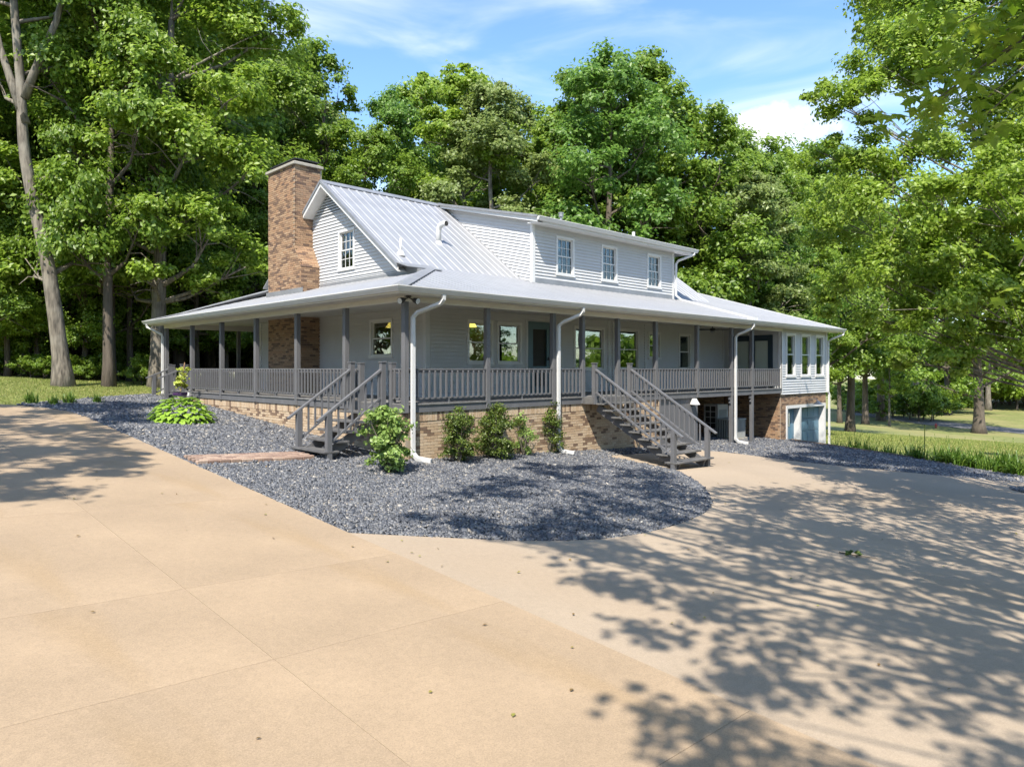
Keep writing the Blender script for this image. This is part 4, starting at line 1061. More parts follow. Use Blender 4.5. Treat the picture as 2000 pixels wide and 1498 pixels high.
    MB().lathe([(.15 * s, 0), (.15 * s, .06 * s), (.1 * s, .07 * s), (.1 * s, .5 * s), (.14 * s, .51 * s), (.14 * s, .56 * s), (.11 * s, .62 * s), (.05 * s, .7 * s), (.03 * s, .75 * s)], (x, y, z0), 12).build('barrel', M['red'], t)
    MB().tube([(x - .19 * s, y + .16 * s, z0 + .4 * s), (x + .19 * s, y - .16 * s, z0 + .4 * s)], .06 * s, 8).build('nozzle', M['red'], t)
    # wire trellis arch at the lawn edge
    x, y, z0 = gp(1984, 922); t = thing('wire_trellis', (x, y, z0), 'small round-topped wire trellis at the end of the daylilies', 'trellis')
    d = Vector((RT[0], RT[1], 0)); o = Vector((x, y, z0))
    arch = [o - d * .22] + [o + d * .22 * -math.cos(math.pi * k / 10) + Vector((0, 0, .2 + .2 * math.sin(math.pi * k / 10))) for k in range(11)] + [o + d * .22]
    MB().tube(arch, .009, 6).build('arch', M['dark'], t)
    for k in range(-2, 3): MB().tube([o + d * .07 * k, o + d * .07 * k + Vector((0, 0, .2 + math.sqrt(max(0, .04 - (.07 * k) ** 2))))], .006, 5).build('wire', M['dark'], t)
    for h in (.12, .24): MB().tube([o - d * .2 + Vector((0, 0, h)), o + d * .2 + Vector((0, 0, h))], .006, 5).build('wire', M['dark'], t)
    # fallen twig on the apron
    x, y, z0 = gp(1672, 1086); t = thing('fallen_twig', (x, y, z0), 'small leafy twig lying on the shaded apron', 'twig')
    d = Vector((RT[0], RT[1], 0)); f = Vector((FW[0], FW[1], 0)); o = Vector((x, y, z0 + .012))
    P = [o - d * .2 + f * .1, o - d * .05 + f * .02, o + d * .12 - f * .03, o + d * .27 - f * .09]; MB().tube([p + Vector((0, 0, gz(p.x, p.y) - z0)) for p in P], [.01, .008, .006, .004], 6).build('stem', M['barkd'], t)
    V, F = leaf_cloud([((x - .12, y + .05, z0 + .03), .07), ((x - .02, y, z0 + .03), .07)], 26, .07, .9); V[:, 2] = np.maximum(V[:, 2], plane(V[:, 0], V[:, 1]) + .006)
    link('leaves', fast_mesh('leaves', V - np.array([x, y, z0]), F, M['box']), None, t, (x, y, z0))
    # pendant lamps glowing inside the corner room
    em = bpy.data.materials.new('lamp_glow'); em.use_nodes = True; p = em.node_tree.nodes['Principled BSDF']; p.inputs['Emission Color'].default_value = (1, .62, .12, 1); p.inputs['Emission Strength'].default_value = 2.2; p.inputs['Base Color'].default_value = (.8, .6, .2, 1)
    for (px, py, ax, c), lab in (((764, 646, 0, 3.1), 'lit amber pendant lamp inside the gable-side window'), ((920, 633, 1, 3.05), 'lit amber pendant lamp inside the window next to the screen door')):
        d = px_ray(px); k = (c - (CAMX, CAMY)[ax]) / d[ax]; x, y = CAMX + k * d[0], CAMY + k * d[1]
        t = thing('pendant_lamp', (x, y, 1.95), lab, 'lamp'); MB().tube([(x, y, 2.38), (x, y, 2.2)], .01, 6).build('rod', M['dark'], t); MB().lathe([(.17, 1.98 - 2.0), (.16, 0), (.05, .2)], (x, y, 2.0), 14).build('shade', em, t, smooth=True)


# ------------------------------------------------------------------ foliage
MAPLE = np.array([(-.5, 0), (-.30, .20), (-.30, .46), (-.10, .24), (.08, .50), (.14, .18), (.52, 0), (.14, -.18), (.08, -.50), (-.10, -.24), (-.30, -.46), (-.30, -.20)])


def leaves(C, Nrm, size, shape='diamond', aspect=.62, fold=.12):
    """leaf faces at centres C facing Nrm"""
    m = len(C); rnd = rng.normal(size=(m, 3)); T = np.cross(Nrm, rnd); T /= np.linalg.norm(T, axis=1, keepdims=True) + 1e-9
    B = np.cross(Nrm, T); s = (size * rng.uniform(.65, 1.25, m))[:, None]
    if shape == 'diamond':
        V = np.stack([C - T * s * .5, C + B * s * aspect * .5 + Nrm * s * fold, C + T * s * .5, C - B * s * aspect * .5 + Nrm * s * fold], 1)
        b = (np.arange(m) * 4)[:, None, None]; tri = np.array([[0, 1, 2], [0, 2, 3]])
        return V.reshape(-1, 3), (b + tri[None]).reshape(-1, 3)
    O = MAPLE; K = len(O)
    V = C[:, None] + (T[:, None] * O[None, :, :1] + B[:, None] * O[None, :, 1:] - Nrm[:, None] * (np.abs(O[None, :, 1:]) ** 2 + .4 * O[None, :, :1] ** 2)) * s[:, None]
    V = np.concatenate([C[:, None] - T[:, None] * s[:, None] * .08, V], 1); k = np.arange(K); tri = np.stack([np.zeros(K, int), k + 1, (k + 1) % K + 1], -1)
    return V.reshape(-1, 3), ((np.arange(m) * (K + 1))[:, None, None] + tri[None]).reshape(-1, 3)


def leaf_cloud(lobes, n, size, up=.5, shape='diamond', clump=(14, .30), shell=.5, squash=.62, aspect=.62, low=-.35):
    """leaves gathered in clumps over a set of lobes (centre, radius); n leaves shared by lobe area"""
    A = np.array([l[1] ** 2 for l in lobes]); A = A / A.sum(); Cs, Ns = [], []
    for (c, r), a in zip(lobes, A):
        k = max(3, int(clump[0] * max(.35, r * .55) ** 1.1)); m = max(4, int(n * a / k))
        d = rng.normal(size=(k, 3)); d[:, 2] = np.where(d[:, 2] < low, -d[:, 2] * .5, d[:, 2]); d /= np.linalg.norm(d, axis=1, keepdims=True)
        cc = np.array(c) + d * r * rng.uniform(shell, 1.02, (k, 1)); rc = clump[1] * r * rng.uniform(.6, 1.3, (k, 1, 1))
        off = rng.normal(size=(k, m, 3)) * np.array([1, 1, squash]) * rc * .62
        P = (cc[:, None] + off).reshape(-1, 3); out = (d[:, None] * .55 + off / (rc + 1e-6) * .35).reshape(-1, 3)
        nn = out + np.array([0, 0, up]) + rng.normal(size=P.shape) * .5
        Cs.append(P); Ns.append(nn / np.linalg.norm(nn, axis=1, keepdims=True))
    return leaves(np.concatenate(Cs), np.concatenate(Ns), size, shape, aspect)


def trunk_mesh(pts, r0, r1, lobes, seed, sub=5, flare=1.5, limb=1.0):
    rs = random.Random(seed); mb = MB(); pts = [Vector(p) for p in pts]
    # smooth the trunk line
    P = []
    for i in range(len(pts) - 1):
        for k in range(4): P.append(pts[i].lerp(pts[i + 1], k / 4))
    P.append(pts[-1]); n = len(P)
    for _ in range(2): P = [P[0]] + [(P[i - 1] + P[i] * 2 + P[i + 1]) / 4 for i in range(1, n - 1)] + [P[-1]]
    H = P[-1].z - P[0].z
    rad = [(r0 + (r1 - r0) * (i / (n - 1)) ** .9) * (1 + (flare - 1) * max(0, 1 - (p.z - P[0].z) / (H * .07 + .3)) ** 2) for i, p in enumerate(P)]
    P[0] = P[0] - Vector((0, 0, .35)); mb.tube(P, rad, 12, True)
    for c, r in lobes:
        c = Vector(c); hd = math.hypot(c.x - P[-1].x, c.y - P[-1].y)
        i = min(range(n), key=lambda j: abs(P[j].z - (c.z - .3 - .55 * math.hypot(c.x - P[j].x, c.y - P[j].y))))
        i = max(i, int(n * .25)); a = P[i]; rr = min(rad[i] * .62, .05 + r * .045) * limb
        mid = a.lerp(c, .5) + Vector((rs.uniform(-.2, .2) * r, rs.uniform(-.2, .2) * r, -.12 * r)); q = [a, a.lerp(mid, .55), mid, mid.lerp(c, .6), c]
        mb.tube(q, [rr, rr * .8, rr * .62, rr * .42, rr * .25], 6, False)
        for _ in range(sub):
            d = Vector((rs.gauss(0, 1), rs.gauss(0, 1), rs.gauss(.25, .8))).normalized(); e = c + d * r * .85; s0 = mid.lerp(c, rs.uniform(.2, 1)); m2 = s0.lerp(e, .5) + Vector((rs.uniform(-.1, .1), rs.uniform(-.1, .1), rs.uniform(-.05, .15))) * r
            mb.tube([s0, m2, e], [rr * .3, rr * .18, rr * .07], 4, False)
    return mb


def make_tree(name, label, cat, base, pts, r0, r1, lobes, n, size, lm, bark, group=None, seed=1, shape='diamond', up=.5, sub=5, flare=1.5, clump=(14, .30), rotz=0, scale=1, aspect=.62, shell=.5, low=-.35, limb=1.0):
    t = thing(name, base, label, cat, group)
    mb = trunk_mesh(pts, r0, r1, lobes, seed, sub, flare, limb); me = bpy.data.meshes.new('trunk'); me.from_pydata(mb.v, [], mb.f); me.polygons.foreach_set('use_smooth', [True] * len(me.polygons)); me.update()
    link('trunk', me, M[bark], t, base)
    V, F = leaf_cloud(lobes, n, size, up, shape, clump, aspect=aspect, shell=shell, low=low)
    o = link('crown', fast_mesh('crown', V, F, M[lm]), None, t, base)
    t.rotation_euler.z = rotz; t.scale = (scale,) * 3 if isinstance(scale, (int, float)) else scale
    return t


def copy_tree(src, loc, rotz, scale, label=None, group=None, lm=None):
    t = src.copy(); col.objects.link(t); t.location = loc; t.rotation_euler.z = rotz; t.scale = (scale,) * 3 if isinstance(scale, (int, float)) else scale
    WORLD_LOC[t] = Vector(loc)
    if label: t['label'] = label
    if group: t['group'] = group
    for ch in src.children:
        c = ch.copy(); col.objects.link(c); c.parent = t
        if lm and ch.name.startswith('crown'):
            c.material_slots[0].link = 'OBJECT'; c.material_slots[0].material = M[lm]
    return t


def forest_lobes(seed, H, cb, cr, n):
    """uneven tall crown: lobes climbing from the crown base cb to the top H"""
    rs = random.Random(seed); L_ = []
    for i in range(n):
        f = (i + rs.random()) / n; z = cb + (H - cb) * f * .93
        env = cr * (math.sin(math.pi * min(1, .22 + f * .78)) ** .7) * rs.uniform(.35, .78); a = i * 2.4 + rs.uniform(-.5, .5)
        r = cr * rs.uniform(.30, .46) * (1.0 if f < .8 else .8)
        L_.append(((env * math.cos(a), env * math.sin(a), z), r))
    L_.append(((rs.uniform(-.4, .4), rs.uniform(-.4, .4), H - cr * .3), cr * .33))
    return L_


def stem(seed, H, wob=.35):
    rs = random.Random(seed); return [(rs.uniform(-1, 1) * wob * k / 4, rs.uniform(-1, 1) * wob * k / 4, H * .86 * k / 5) for k in range(6)]


def build_woods():
    B = lambda x, y: (x, y, float(terrain(x, y)))
    protos = []
    specs = [(101, 20, 4.5, 4.6, 17, 'leaf1', 'barkd', .30), (102, 20, 6.0, 4.2, 15, 'leaf2', 'bark', .32), (103, 20, 3.5, 4.8, 18, 'leaf3', 'barkd', .30), (104, 20, 7.0, 4.4, 14, 'leaf4', 'bark', .30), (105, 20, 2.5, 5.0, 19, 'leaf1', 'barkd', .32)]
    names = {'leaf1': 'tall mid-green tree', 'leaf2': 'tall fresh-green tree', 'leaf3': 'tall blue-green tree', 'leaf4': 'tall pale-leaved tree'}
    where = 'in the wood behind the house'
    first = [(620, 40, 95), (905, 42, 132), (1190, 40, 96), (1010, 50, 190), (1500, 52, 285)]
    rs = random.Random(5)

    def put(px, t, top): 
        x, y = at(px, t); z = float(terrain(x, y)); return (x, y, z), ((HY - top) / FPX * t + CAMZ - z) / 20.0
    for (seed, H, cb, cr, n, lm, bk, ls), (px, t, top) in zip(specs, first):
        loc, s = put(px, t, top)
        protos.append(make_tree('wood_tree', names[lm] + ' ' + where, 'tree', loc, stem(seed, H), .30, .07, forest_lobes(seed, H, cb, cr, n), 36000, ls * .84, lm, bk, 'trees of the wood behind the house', seed, sub=6, scale=s, rotz=rs.uniform(0, 6)))
    spots = [(770, 45, 180, 2), (720, 38, 250, 0), (560, 44, 120, 3), (830, 50, 150, 1), (960, 40, 165, 3), (1075, 46, 215, 1), (1130, 44, 150, 4), (1250, 43, 105, 0), (1310, 46, 190, 1), (1370, 44, 215, 4), (1430, 48, 262, 0), (1465, 44, 330, 3), (1545, 56, 292, 1), (1600, 60, 285, 4), (1660, 62, 300, 0), (1530, 46, 420, 2), (1720, 96, 330, 2), (1590, 48, 470, 1),
             (650, 55, 300, 4), (800, 58, 330, 2), (950, 60, 300, 0), (1100, 58, 330, 3), (1250, 60, 330, 2), (1400, 58, 340, 4), (1790, 105, 360, 1), (1850, 112, 400, 4), (1690, 90, 400, 0), (1930, 125, 450, 3), (2020, 130, 470, 1), (2100, 120, 420, 2)]
    for px, t, top, k in spots:
        loc, s = put(px, t, top); lm = specs[k][5]; e = 'beyond the lawn right of the house' if px > 1550 else where
        if px <= 1550:
            e = ('rising behind the chimney', 'rising behind the main roof ridge', 'rising behind the near end of the dormer', 'rising behind the dormer windows', 'rising behind the far end of the dormer', 'rising behind the sunroom roof')[sum(px > q for q in (640, 850, 1060, 1250, 1400))] + (', deep in the wood' if t > 47 else '')
        copy_tree(protos[k], loc, rs.uniform(0, 6.28), (s * rs.uniform(.9, 1.1), s * rs.uniform(.9, 1.1), s), names[lm] + ' ' + e, 'trees ' + ('beyond the lawn' if px > 1550 else 'of the wood behind the house'))
    left = [(15, 33, -60, 0), (70, 38, -30, 2), (150, 36, -80, 4), (215, 30, -40, 0), (260, 40, -20, 2), (350, 34, -60, 4), (410, 38, 0, 1), (470, 42, 20, 2), (520, 47, 60, 0), (110, 46, 0, 1), (-40, 30, -80, 4), (-120, 36, -60, 1), (300, 50, 40, 0), (430, 52, 60, 4), (30, 52, 0, 2), (190, 54, 20, 4), (370, 58, 60, 2), (490, 60, 80, 1), (580, 60, 140, 4), (100, 62, 20, 0), (250, 66, 60, 1), (-20, 64, 40, 3)]
    for px, t, top, k in left:
        loc, s = put(px, t, top); lm = specs[k][5]
        copy_tree(protos[k], loc, rs.uniform(0, 6.28), (s * rs.uniform(.85, 1.0), s * rs.uniform(.85, 1.0), s), names[lm] + ' in the dark wood past the left end of the porch', 'trees of the wood left of the house')
    # trees on the far side of the drive and behind the viewpoint (seen mirrored in the windows)
    for i, (r, f) in enumerate([(34, -14), (26, -24), (44, -6), (14, -34), (38, -28), (52, 4), (-2, -38), (-18, -34), (-34, -20), (-40, -4), (-44, 10), (46, -20), (56, 16)]):
        x = CAMX + r * RT[0] + f * FW[0]; y = CAMY + r * RT[1] + f * FW[1]
        copy_tree(protos[i % 5], B(x, y), rs.uniform(0, 6), rs.uniform(.8, 1.05), names[specs[i % 5][5]] + ' across the drive, facing the house', 'trees across the drive')

    # ---- single big trees
    # leaning pale trunk left of the porch
    x, y = at(125, 26.2); z = float(terrain(x, y)); d = Vector((RT[0], RT[1], 0)); K = 26.2 / FPX
    def lp(px, py, dep=0.0): return ((px - 125) * K * RT[0] + dep * FW[0], (px - 125) * K * RT[1] + dep * FW[1], (752 - py) * K)
    trunk = [lp(125, 752), lp(112, 640), lp(92, 500), lp(62, 380), lp(45, 280), lp(42, 180), lp(30, 40), lp(20, -80)]
    lob = [(lp(20, -160), 2.6), (lp(-80, -60, 1), 2.4), (lp(120, -40, 1), 2.2), (lp(150, 40, 2.2), 1.7), (lp(-60, 120, 1.5), 1.8), (lp(60, -110, -1.5), 2.2), (lp(-30, 330, 2.2), 1.5), (lp(130, 250, 2.6), 1.3), (lp(-20, 520, 2.4), 1.5), (lp(150, 440, 2.5), 1.2), (lp(60, 60, 2.5), 1.6)]
    t = make_tree('leaning_tree', 'tall pale-barked tree with a leaning forked trunk left of the porch', 'tree', (x, y, z), trunk, .29, .11, lob, 36000, .22, 'leaf2', 'bark', seed=31, sub=6, flare=1.6)
    mb = MB(); mb.tube([lp(47, 190), lp(75, 120), (Vector(lp(110, 40))), lp(128, -30)], [.16, .13, .11, .09], 8); mb.tube([lp(50, 240), lp(20, 150), lp(0, 90), lp(-20, 0)], [.17, .14, .11, .09], 8)
    me = bpy.data.meshes.new('limb'); me.from_pydata(mb.v, [], mb.f); me.polygons.foreach_set('use_smooth', [True] * len(me.polygons)); link('limb', me, M['bark'], t, (x, y, z))
    # broad tree rising behind the left porch corner
    x, y = at(308, 29.0); z = float(terrain(x, y)); K = 29.0 / FPX
    def lq(px, py, dep=0.0): return ((px - 308) * K * RT[0] + dep * FW[0], (px - 308) * K * RT[1] + dep * FW[1], (735 - py) * K)
    lob = [(lq(a, b, c), r) for a, b, c, r in ((470, 60, 0, 1.9), (380, -20, .5, 2.2), (260, 40, .5, 1.9), (330, 150, -1.2, 1.9), (455, 190, -.6, 1.8), (215, 150, .5, 1.7), (400, 290, -1.4, 1.8), (290, 280, -1.6, 1.6), (200, 300, 0, 1.7), (480, 330, -.2, 1.5), (350, 410, -1.6, 1.5), (240, 420, -.8, 1.5), (430, 450, -1, 1.5), (480, 500, 0, 1.2), (330, 530, -1.4, 1.0), (170, 450, .5, 1.4), (520, 20, 1, 1.6), (300, -90, 0, 2.4), (430, -100, 0, 2.2), (400, 540, .3, 1.1), (230, 540, 1, 1.2))]
    make_tree('porch_corner_tree', 'big fresh-green tree with a thick trunk behind the left porch corner', 'tree', (x, y, z), [lq(308, 735), lq(310, 600), lq(312, 480), lq(318, 330), lq(330, 180), lq(335, 20)], .33, .12, lob, 52000, .21, 'leaf2', 'bark', seed=32, sub=7, flare=1.5)
    for px, t, sc in ((15, 30, .42), (75, 31, .5), (165, 30.5, .45), (255, 31, .5), (275, 34, .55), (385, 33, .5), (440, 35, .55), (500, 37, .6), (120, 34, .6), (-20, 29, .5)):
        x, y = at(px, t); copy_tree(protos[4], B(x, y), rs.uniform(0, 6), (sc, sc, sc * 1.1), 'low leafy tree under the tall trees of the left wood', 'low trees under the left wood', rs.choice(('leaf1', 'leaf2')))
    for px, t, sc in ((213, 27.5, .9), (346, 36, .9), (55, 33, 1.0), (30, 36, .8), (90, 35, .9)):
        x, y = at(px, t); copy_tree(protos[0], B(x, y), rs.uniform(0, 6), (sc * .75, sc * .75, sc * 1.1), 'slim grey-trunked tree at the edge of the dark wood', 'grey trunks at the wood edge', 'leaf1')

    # right: wide low-branched tree over the lawn, its trunk in view
    x, y, z = gp(1912, 846, terrain); tt = (x - CAMX) * FW[0] + (y - CAMY) * FW[1]; K = tt / FPX
    def lr(px, py, dep=0.0): return ((px - 1912) * K * RT[0] + dep * FW[0], (px - 1912) * K * RT[1] + dep * FW[1], (846 - py) * K)
    lob = [(lr(a, b, c), r * K * 60) for a, b, c, r in ((1905, 560, 0, 1.1), (1840, 600, -2, 1.0), (1975, 600, -1, 1.0), (1870, 680, -3, .9), (1950, 690, -3, .8), (1800, 680, -1, .85), (1760, 620, 0, .9), (2010, 690, -2, .8), (1900, 460, 0, 1.2), (1990, 500, 1, 1.1), (1820, 500, 1, 1.1), (1780, 740, -2, .6), (1850, 760, -2, .5))]
    make_tree('lawn_tree', 'low-branched tree on the lawn beside the red hydrant', 'tree', (x, y, z), [lr(1912, 846), lr(1912, 780), lr(1908, 700), lr(1905, 600), lr(1905, 500)], .42 * K * 26, .2, lob, 16000, .42, 'leaf1', 'barkd', seed=33, sub=4)
    x, y, z = gp(1737, 832, terrain); sc = .5
    copy_tree(protos[3], (x, y, z), 1.0, sc, 'thin pale-trunked sapling standing on the lawn by the lane', 'saplings on the lawn', 'leaf2')
    x, y, z = gp(1640, 826, terrain); copy_tree(protos[0], (x, y, z), 2.0, (1.0, 1.0, 1.15), 'bushy tree just past the sunroom corner', None, 'leaf2')

    # right: large tree whose trunk stands out of view, crown over the apron edge
    def rf(r, f, h): return (CAMX + r * RT[0] + f * FW[0], CAMY + r * RT[1] + f * FW[1], h)
    bx, by, _ = rf(13.6, 15.4, 0); bz = float(terrain(bx, by))
    def loc(px, py, t): dx = px_ray(px); return (CAMX + t * dx[0] - bx, CAMY + t * dx[1] - by, CAMZ + (HY - py) / FPX * t - bz)
    L_ = [(1660, 215, 23, 1.15), (1740, 170, 24, 1.6), (1830, 120, 24, 1.9), (1930, 100, 25, 2.0), (1690, 330, 23, 1.3), (1640, 430, 25, 1.5), (1750, 420, 22, 1.7), (1860, 330, 23, 1.9), (1960, 280, 24, 2.0), (1610, 300, 24, .8), (1700, 540, 23, 1.5), (1800, 560, 21, 1.6), (1900, 480, 22, 1.8), (2000, 450, 22, 2.0), (1720, 625, 23, 1.1), (1820, 645, 21, 1.0), (1655, 590, 25, 1.0), (1900, 585, 20, 1.0), (2060, 200, 24, 2.4), (2060, 600, 21, 1.7), (1780, 60, 26, 1.7), (1880, 0, 25, 2.0), (1980, -60, 24, 2.2), (1745, -40, 27, 1.6), (1600, 190, 24, .7), (1960, 560, 22, 1.4), (2015, 560, 22, 1.5), (1985, 640, 21, 1.1), (1935, 665, 21, .8), (1880, 715, 21, .55), (1845, 705, 21, .6), (1760, 700, 22, .7), (1990, 360, 22, 1.6), (1930, 400, 20, 1.3)]
    make_tree('apron_tree', 'large spreading tree hanging over the right edge of the apron', 'tree', (bx, by, bz), [(0, 0, 0), (-.2, .1, 2.5), (-.5, .2, 5), (-.8, .3, 7), (-1.2, .4, 9)], .22, .07, [(loc(a, b, c * .68), r * .68) for a, b, c, r in L_], 150000, .102, 'leaf2', 'bark', seed=34, sub=6, shape='diamond', clump=(17, .30), low=-.9, limb=.5)

    # near maple: trunk right of the viewpoint, limbs over it; its shade dapples the apron
    bx, by, _ = rf(9.5, 0.5, 0); bz = float(terrain(bx, by))
    S = [(-2.6, -8.2, 10, 1.0), (-1.9, -6.9, 10.5, .9), (-4.7, -10.4, 8.6, .9), (-2.6, -4.7, 11, .9), (-.6, -3.9, 11.5, 1.0), (.6, -2.7, 12, .9), (2.2, -1.9, 12.5, .8), (4.2, -3.2, 12.5, 1.0), (-1.4, -5.8, 11, .9), (-2.6, -10.2, 9, 1.5), (-.6, -8.6, 10, 1.6), (1.6, -7.9, 10.5, 1.7), (3.6, -7.2, 10.5, 1.6), (5.6, -6.4, 10.5, 1.6), (-1.0, -11.0, 8.5, 1.5), (1.2, -10.4, 9, 1.6), (3.4, -9.6, 9.5, 1.7), (5.6, -8.8, 9.5, 1.7), (7.8, -7.6, 10, 1.6), (-3.4, -11.6, 8.5, 1.0), (0.6, -5.0, 11.5, 1.3), (2.6, -4.4, 11.8, 1.2), (-1.6, -5.4, 11, 1.0), (4.2, -5.8, 11, 1.2), (3.0, -2.4, 12.5, 1.1), (7.4, -10, 9, 1.5), (9.8, -9, 9.5, 1.6), (4.6, -11.4, 8.5, 1.5), (2.2, -12.6, 8.2, 1.4)]
    lob = []
    for sx, sy, h, r in S:
        g = float(terrain(sx, sy)); lob.append(((sx - SX * h - bx, sy - SY * h - by, g + h - bz), r))
    near = make_tree('near_maple', 'maple with broad lobed leaves reaching in over the upper right', 'tree', (bx, by, bz), [(0, 0, 0), (-.2, .1, 2.5), (-.5, .3, 5), (-1, .5, 7.5), (-1.6, .9, 10)], .34, .14, lob, 13500, .185, 'maple', 'bark', seed=35, sub=6, shape='maple', clump=(16, .34), up=.8, shell=.3)
    # separate near leaves on a drooping branch
    one = None
    O = MAPLE; V = [(-.08, 0, 0)] + [(a, b, -(b * b) * .6 - .25 * a * a) for a, b in O]; lf = bpy.data.meshes.new('leaf'); lf.from_pydata(V, [], [(0, k + 1, (k + 1) % 12 + 1) for k in range(12)]); lf.materials.append(M['maple'])
    tw = MB(); rs2 = random.Random(77)
    anchors = [(1965, 60, 7.2, 48), (1880, 130, 7.6, 38), (1800, 215, 7.8, 40), (1930, 190, 7.0, 36), (1840, 60, 8.0, 26), (1985, 5, 6.8, 30), (1900, 250, 7.5, 14), (1770, 245, 8.0, 12), (1990, 520, 6.6, 6)]
    start = Vector(rf(6.2, 6.2, 4.6))
    nl = 0
    for px, py, t, n in anchors:
        d = px_ray(px); c = Vector((CAMX + t * d[0], CAMY + t * d[1], CAMZ + (HY - py) / FPX * t)); tw.tube([start, start.lerp(c, .5) + Vector((0, 0, .15)), c], [.022, .014, .006], 5, False)
        for _ in range(n):
            p = c + Vector((rs2.gauss(0, .24), rs2.gauss(0, .24), rs2.gauss(0, .17))); o = bpy.data.objects.new('leaf', lf); col.objects.link(o); o.parent = near; o.location = p - Vector((bx, by, bz))
            o.rotation_euler = (rs2.gauss(0, .5), rs2.gauss(.35, .4), rs2.uniform(0, 6.28)); s = rs2.uniform(.14, .24); o.scale = (s, s, s); nl += 1
    me = bpy.data.meshes.new('twig'); me.from_pydata([tuple(Vector(v) - Vector((bx, by, bz))) for v in tw.v], [], tw.f); link('twig', me, M['bark'], near, (bx, by, bz))
    # tree right of the apron, out of view: shades the far apron and the sunroom
    bx, by, _ = rf(14.5, 11.0, 0); bz = float(terrain(bx, by)); lob = []
    for sx, sy, h, r in [(12.5, -9.0, 10, 1.5), (14.6, -9.4, 10, 1.5), (17.5, -2.0, 13, 1.2), (19.5, -1.2, 13.5, 1.2), (21.5, -.4, 13.5, 1.2), (15.6, -4.2, 12.5, 1.0)]:
        g = float(terrain(sx, sy)); lob.append(((sx - SX * h - bx, sy - SY * h - by, g + h - bz), r))
    make_tree('shade_tree', 'tall maple beside the apron, shading its far side', 'tree', (bx, by, bz), [(0, 0, 0), (-.3, .2, 3), (-.8, .6, 6), (-1.4, 1, 9), (-2, 1.4, 11)], .36, .14, lob, 6000, .2, 'maple', 'bark', seed=36, sub=5, shape='maple', up=.8, shell=.3)
    # tree left of the drive, out of view: shades the upper drive
    bx, by, _ = rf(-13.0, 4.0, 0); bz = float(terrain(bx, by)); lob = []
    for sx, sy, h, r in [(-7.6, -.4, 10, 1.3), (-6.0, .8, 10.5, 1.2), (-8.4, 1.6, 10, 1.6), (-6.4, 3.2, 11, 1.5), (-8.6, 4.6, 10.5, 1.8), (-5.0, 5.4, 11.5, 1.3), (-6.8, 7.2, 11.5, 1.7), (-3.2, 7.6, 12, 1.2), (-4.0, 9.6, 12, 1.5), (-9.5, -.8, 9.5, 1.3), (-5.2, 2.0, 11, .8), (-7, 10, 12, 1.8), (-2.4, 10.6, 12.5, 1.3)]:
        g = float(terrain(sx, sy)); lob.append(((sx - SX * h - bx, sy - SY * h - by, g + h - bz), r))
    make_tree('drive_tree', 'spreading tree left of the drive, shading its upper end', 'tree', (bx, by, bz), [(0, 0, 0), (0, .3, 3), (.2, .8, 6), (.3, 1.2, 9), (.3, 1.6, 11)], .34, .14, lob, 14000, .2, 'maple', 'bark', seed=37, sub=5, shape='maple', up=.8, shell=.3)

    # undergrowth along the wood edge
    br = []
    for k, lm in enumerate(('leaf2', 'leaf1')):
        r_ = random.Random(60 + k); lobes = [((r_.uniform(-.9, .9), r_.uniform(-.9, .9), r_.uniform(.4, 1.5)), r_.uniform(.5, .8)) for _ in range(7)]
        x, y = at((60, 260)[k], (31, 33)[k]); br.append(make_tree('undergrowth_bush', 'leafy bush in the undergrowth at the wood edge', 'bush', B(x, y), [(0, 0, 0), (.05, 0, .4), (0, .05, .9)], .04, .015, lobes, 3600, .15, lm, 'barkd', 'undergrowth bushes at the wood edge', 61 + k, sub=3))
    def bush(x, y, s, lab=None, grp=None):
        copy_tree(br[rs.randrange(2)], B(x, y), rs.uniform(0, 6), (s, s, s * rs.uniform(.8, 1.35)), lab, grp)
    for i in range(34): bush(*at(rs.uniform(-60, 420), rs.uniform(29, 33)), rs.uniform(.3, .6))
    for i in range(70): bush(*at(rs.uniform(-80, 600), rs.uniform(36, 64)), rs.uniform(1.3, 2.6))
    for i in range(26): bush(*at(rs.uniform(1640, 1860), rs.uniform(96, 125)), rs.uniform(1.5, 3.0), 'leafy bush below the trees beyond the lane', 'bushes beyond the lane')
    for i in range(56): bush(*at(1770 + 400 * (i + rs.random()) / 56, rs.uniform(128, 165)), rs.uniform(3.5, 6.5), 'leafy bush in the far hedge past the meadow', 'far hedge bushes')
    for i in range(90):  # out-of-view bush ring, added so the panes mirror foliage instead of bright horizon
        a = -4.55 + 4.6 * (i + rs.random()) / 90; d = rs.uniform(44, 60); bush(CAMX + d * math.cos(a), CAMY + d * math.sin(a), rs.uniform(3.2, 5.5), 'unseen leafy bush added for the window reflections', 'bushes added for the window reflections')


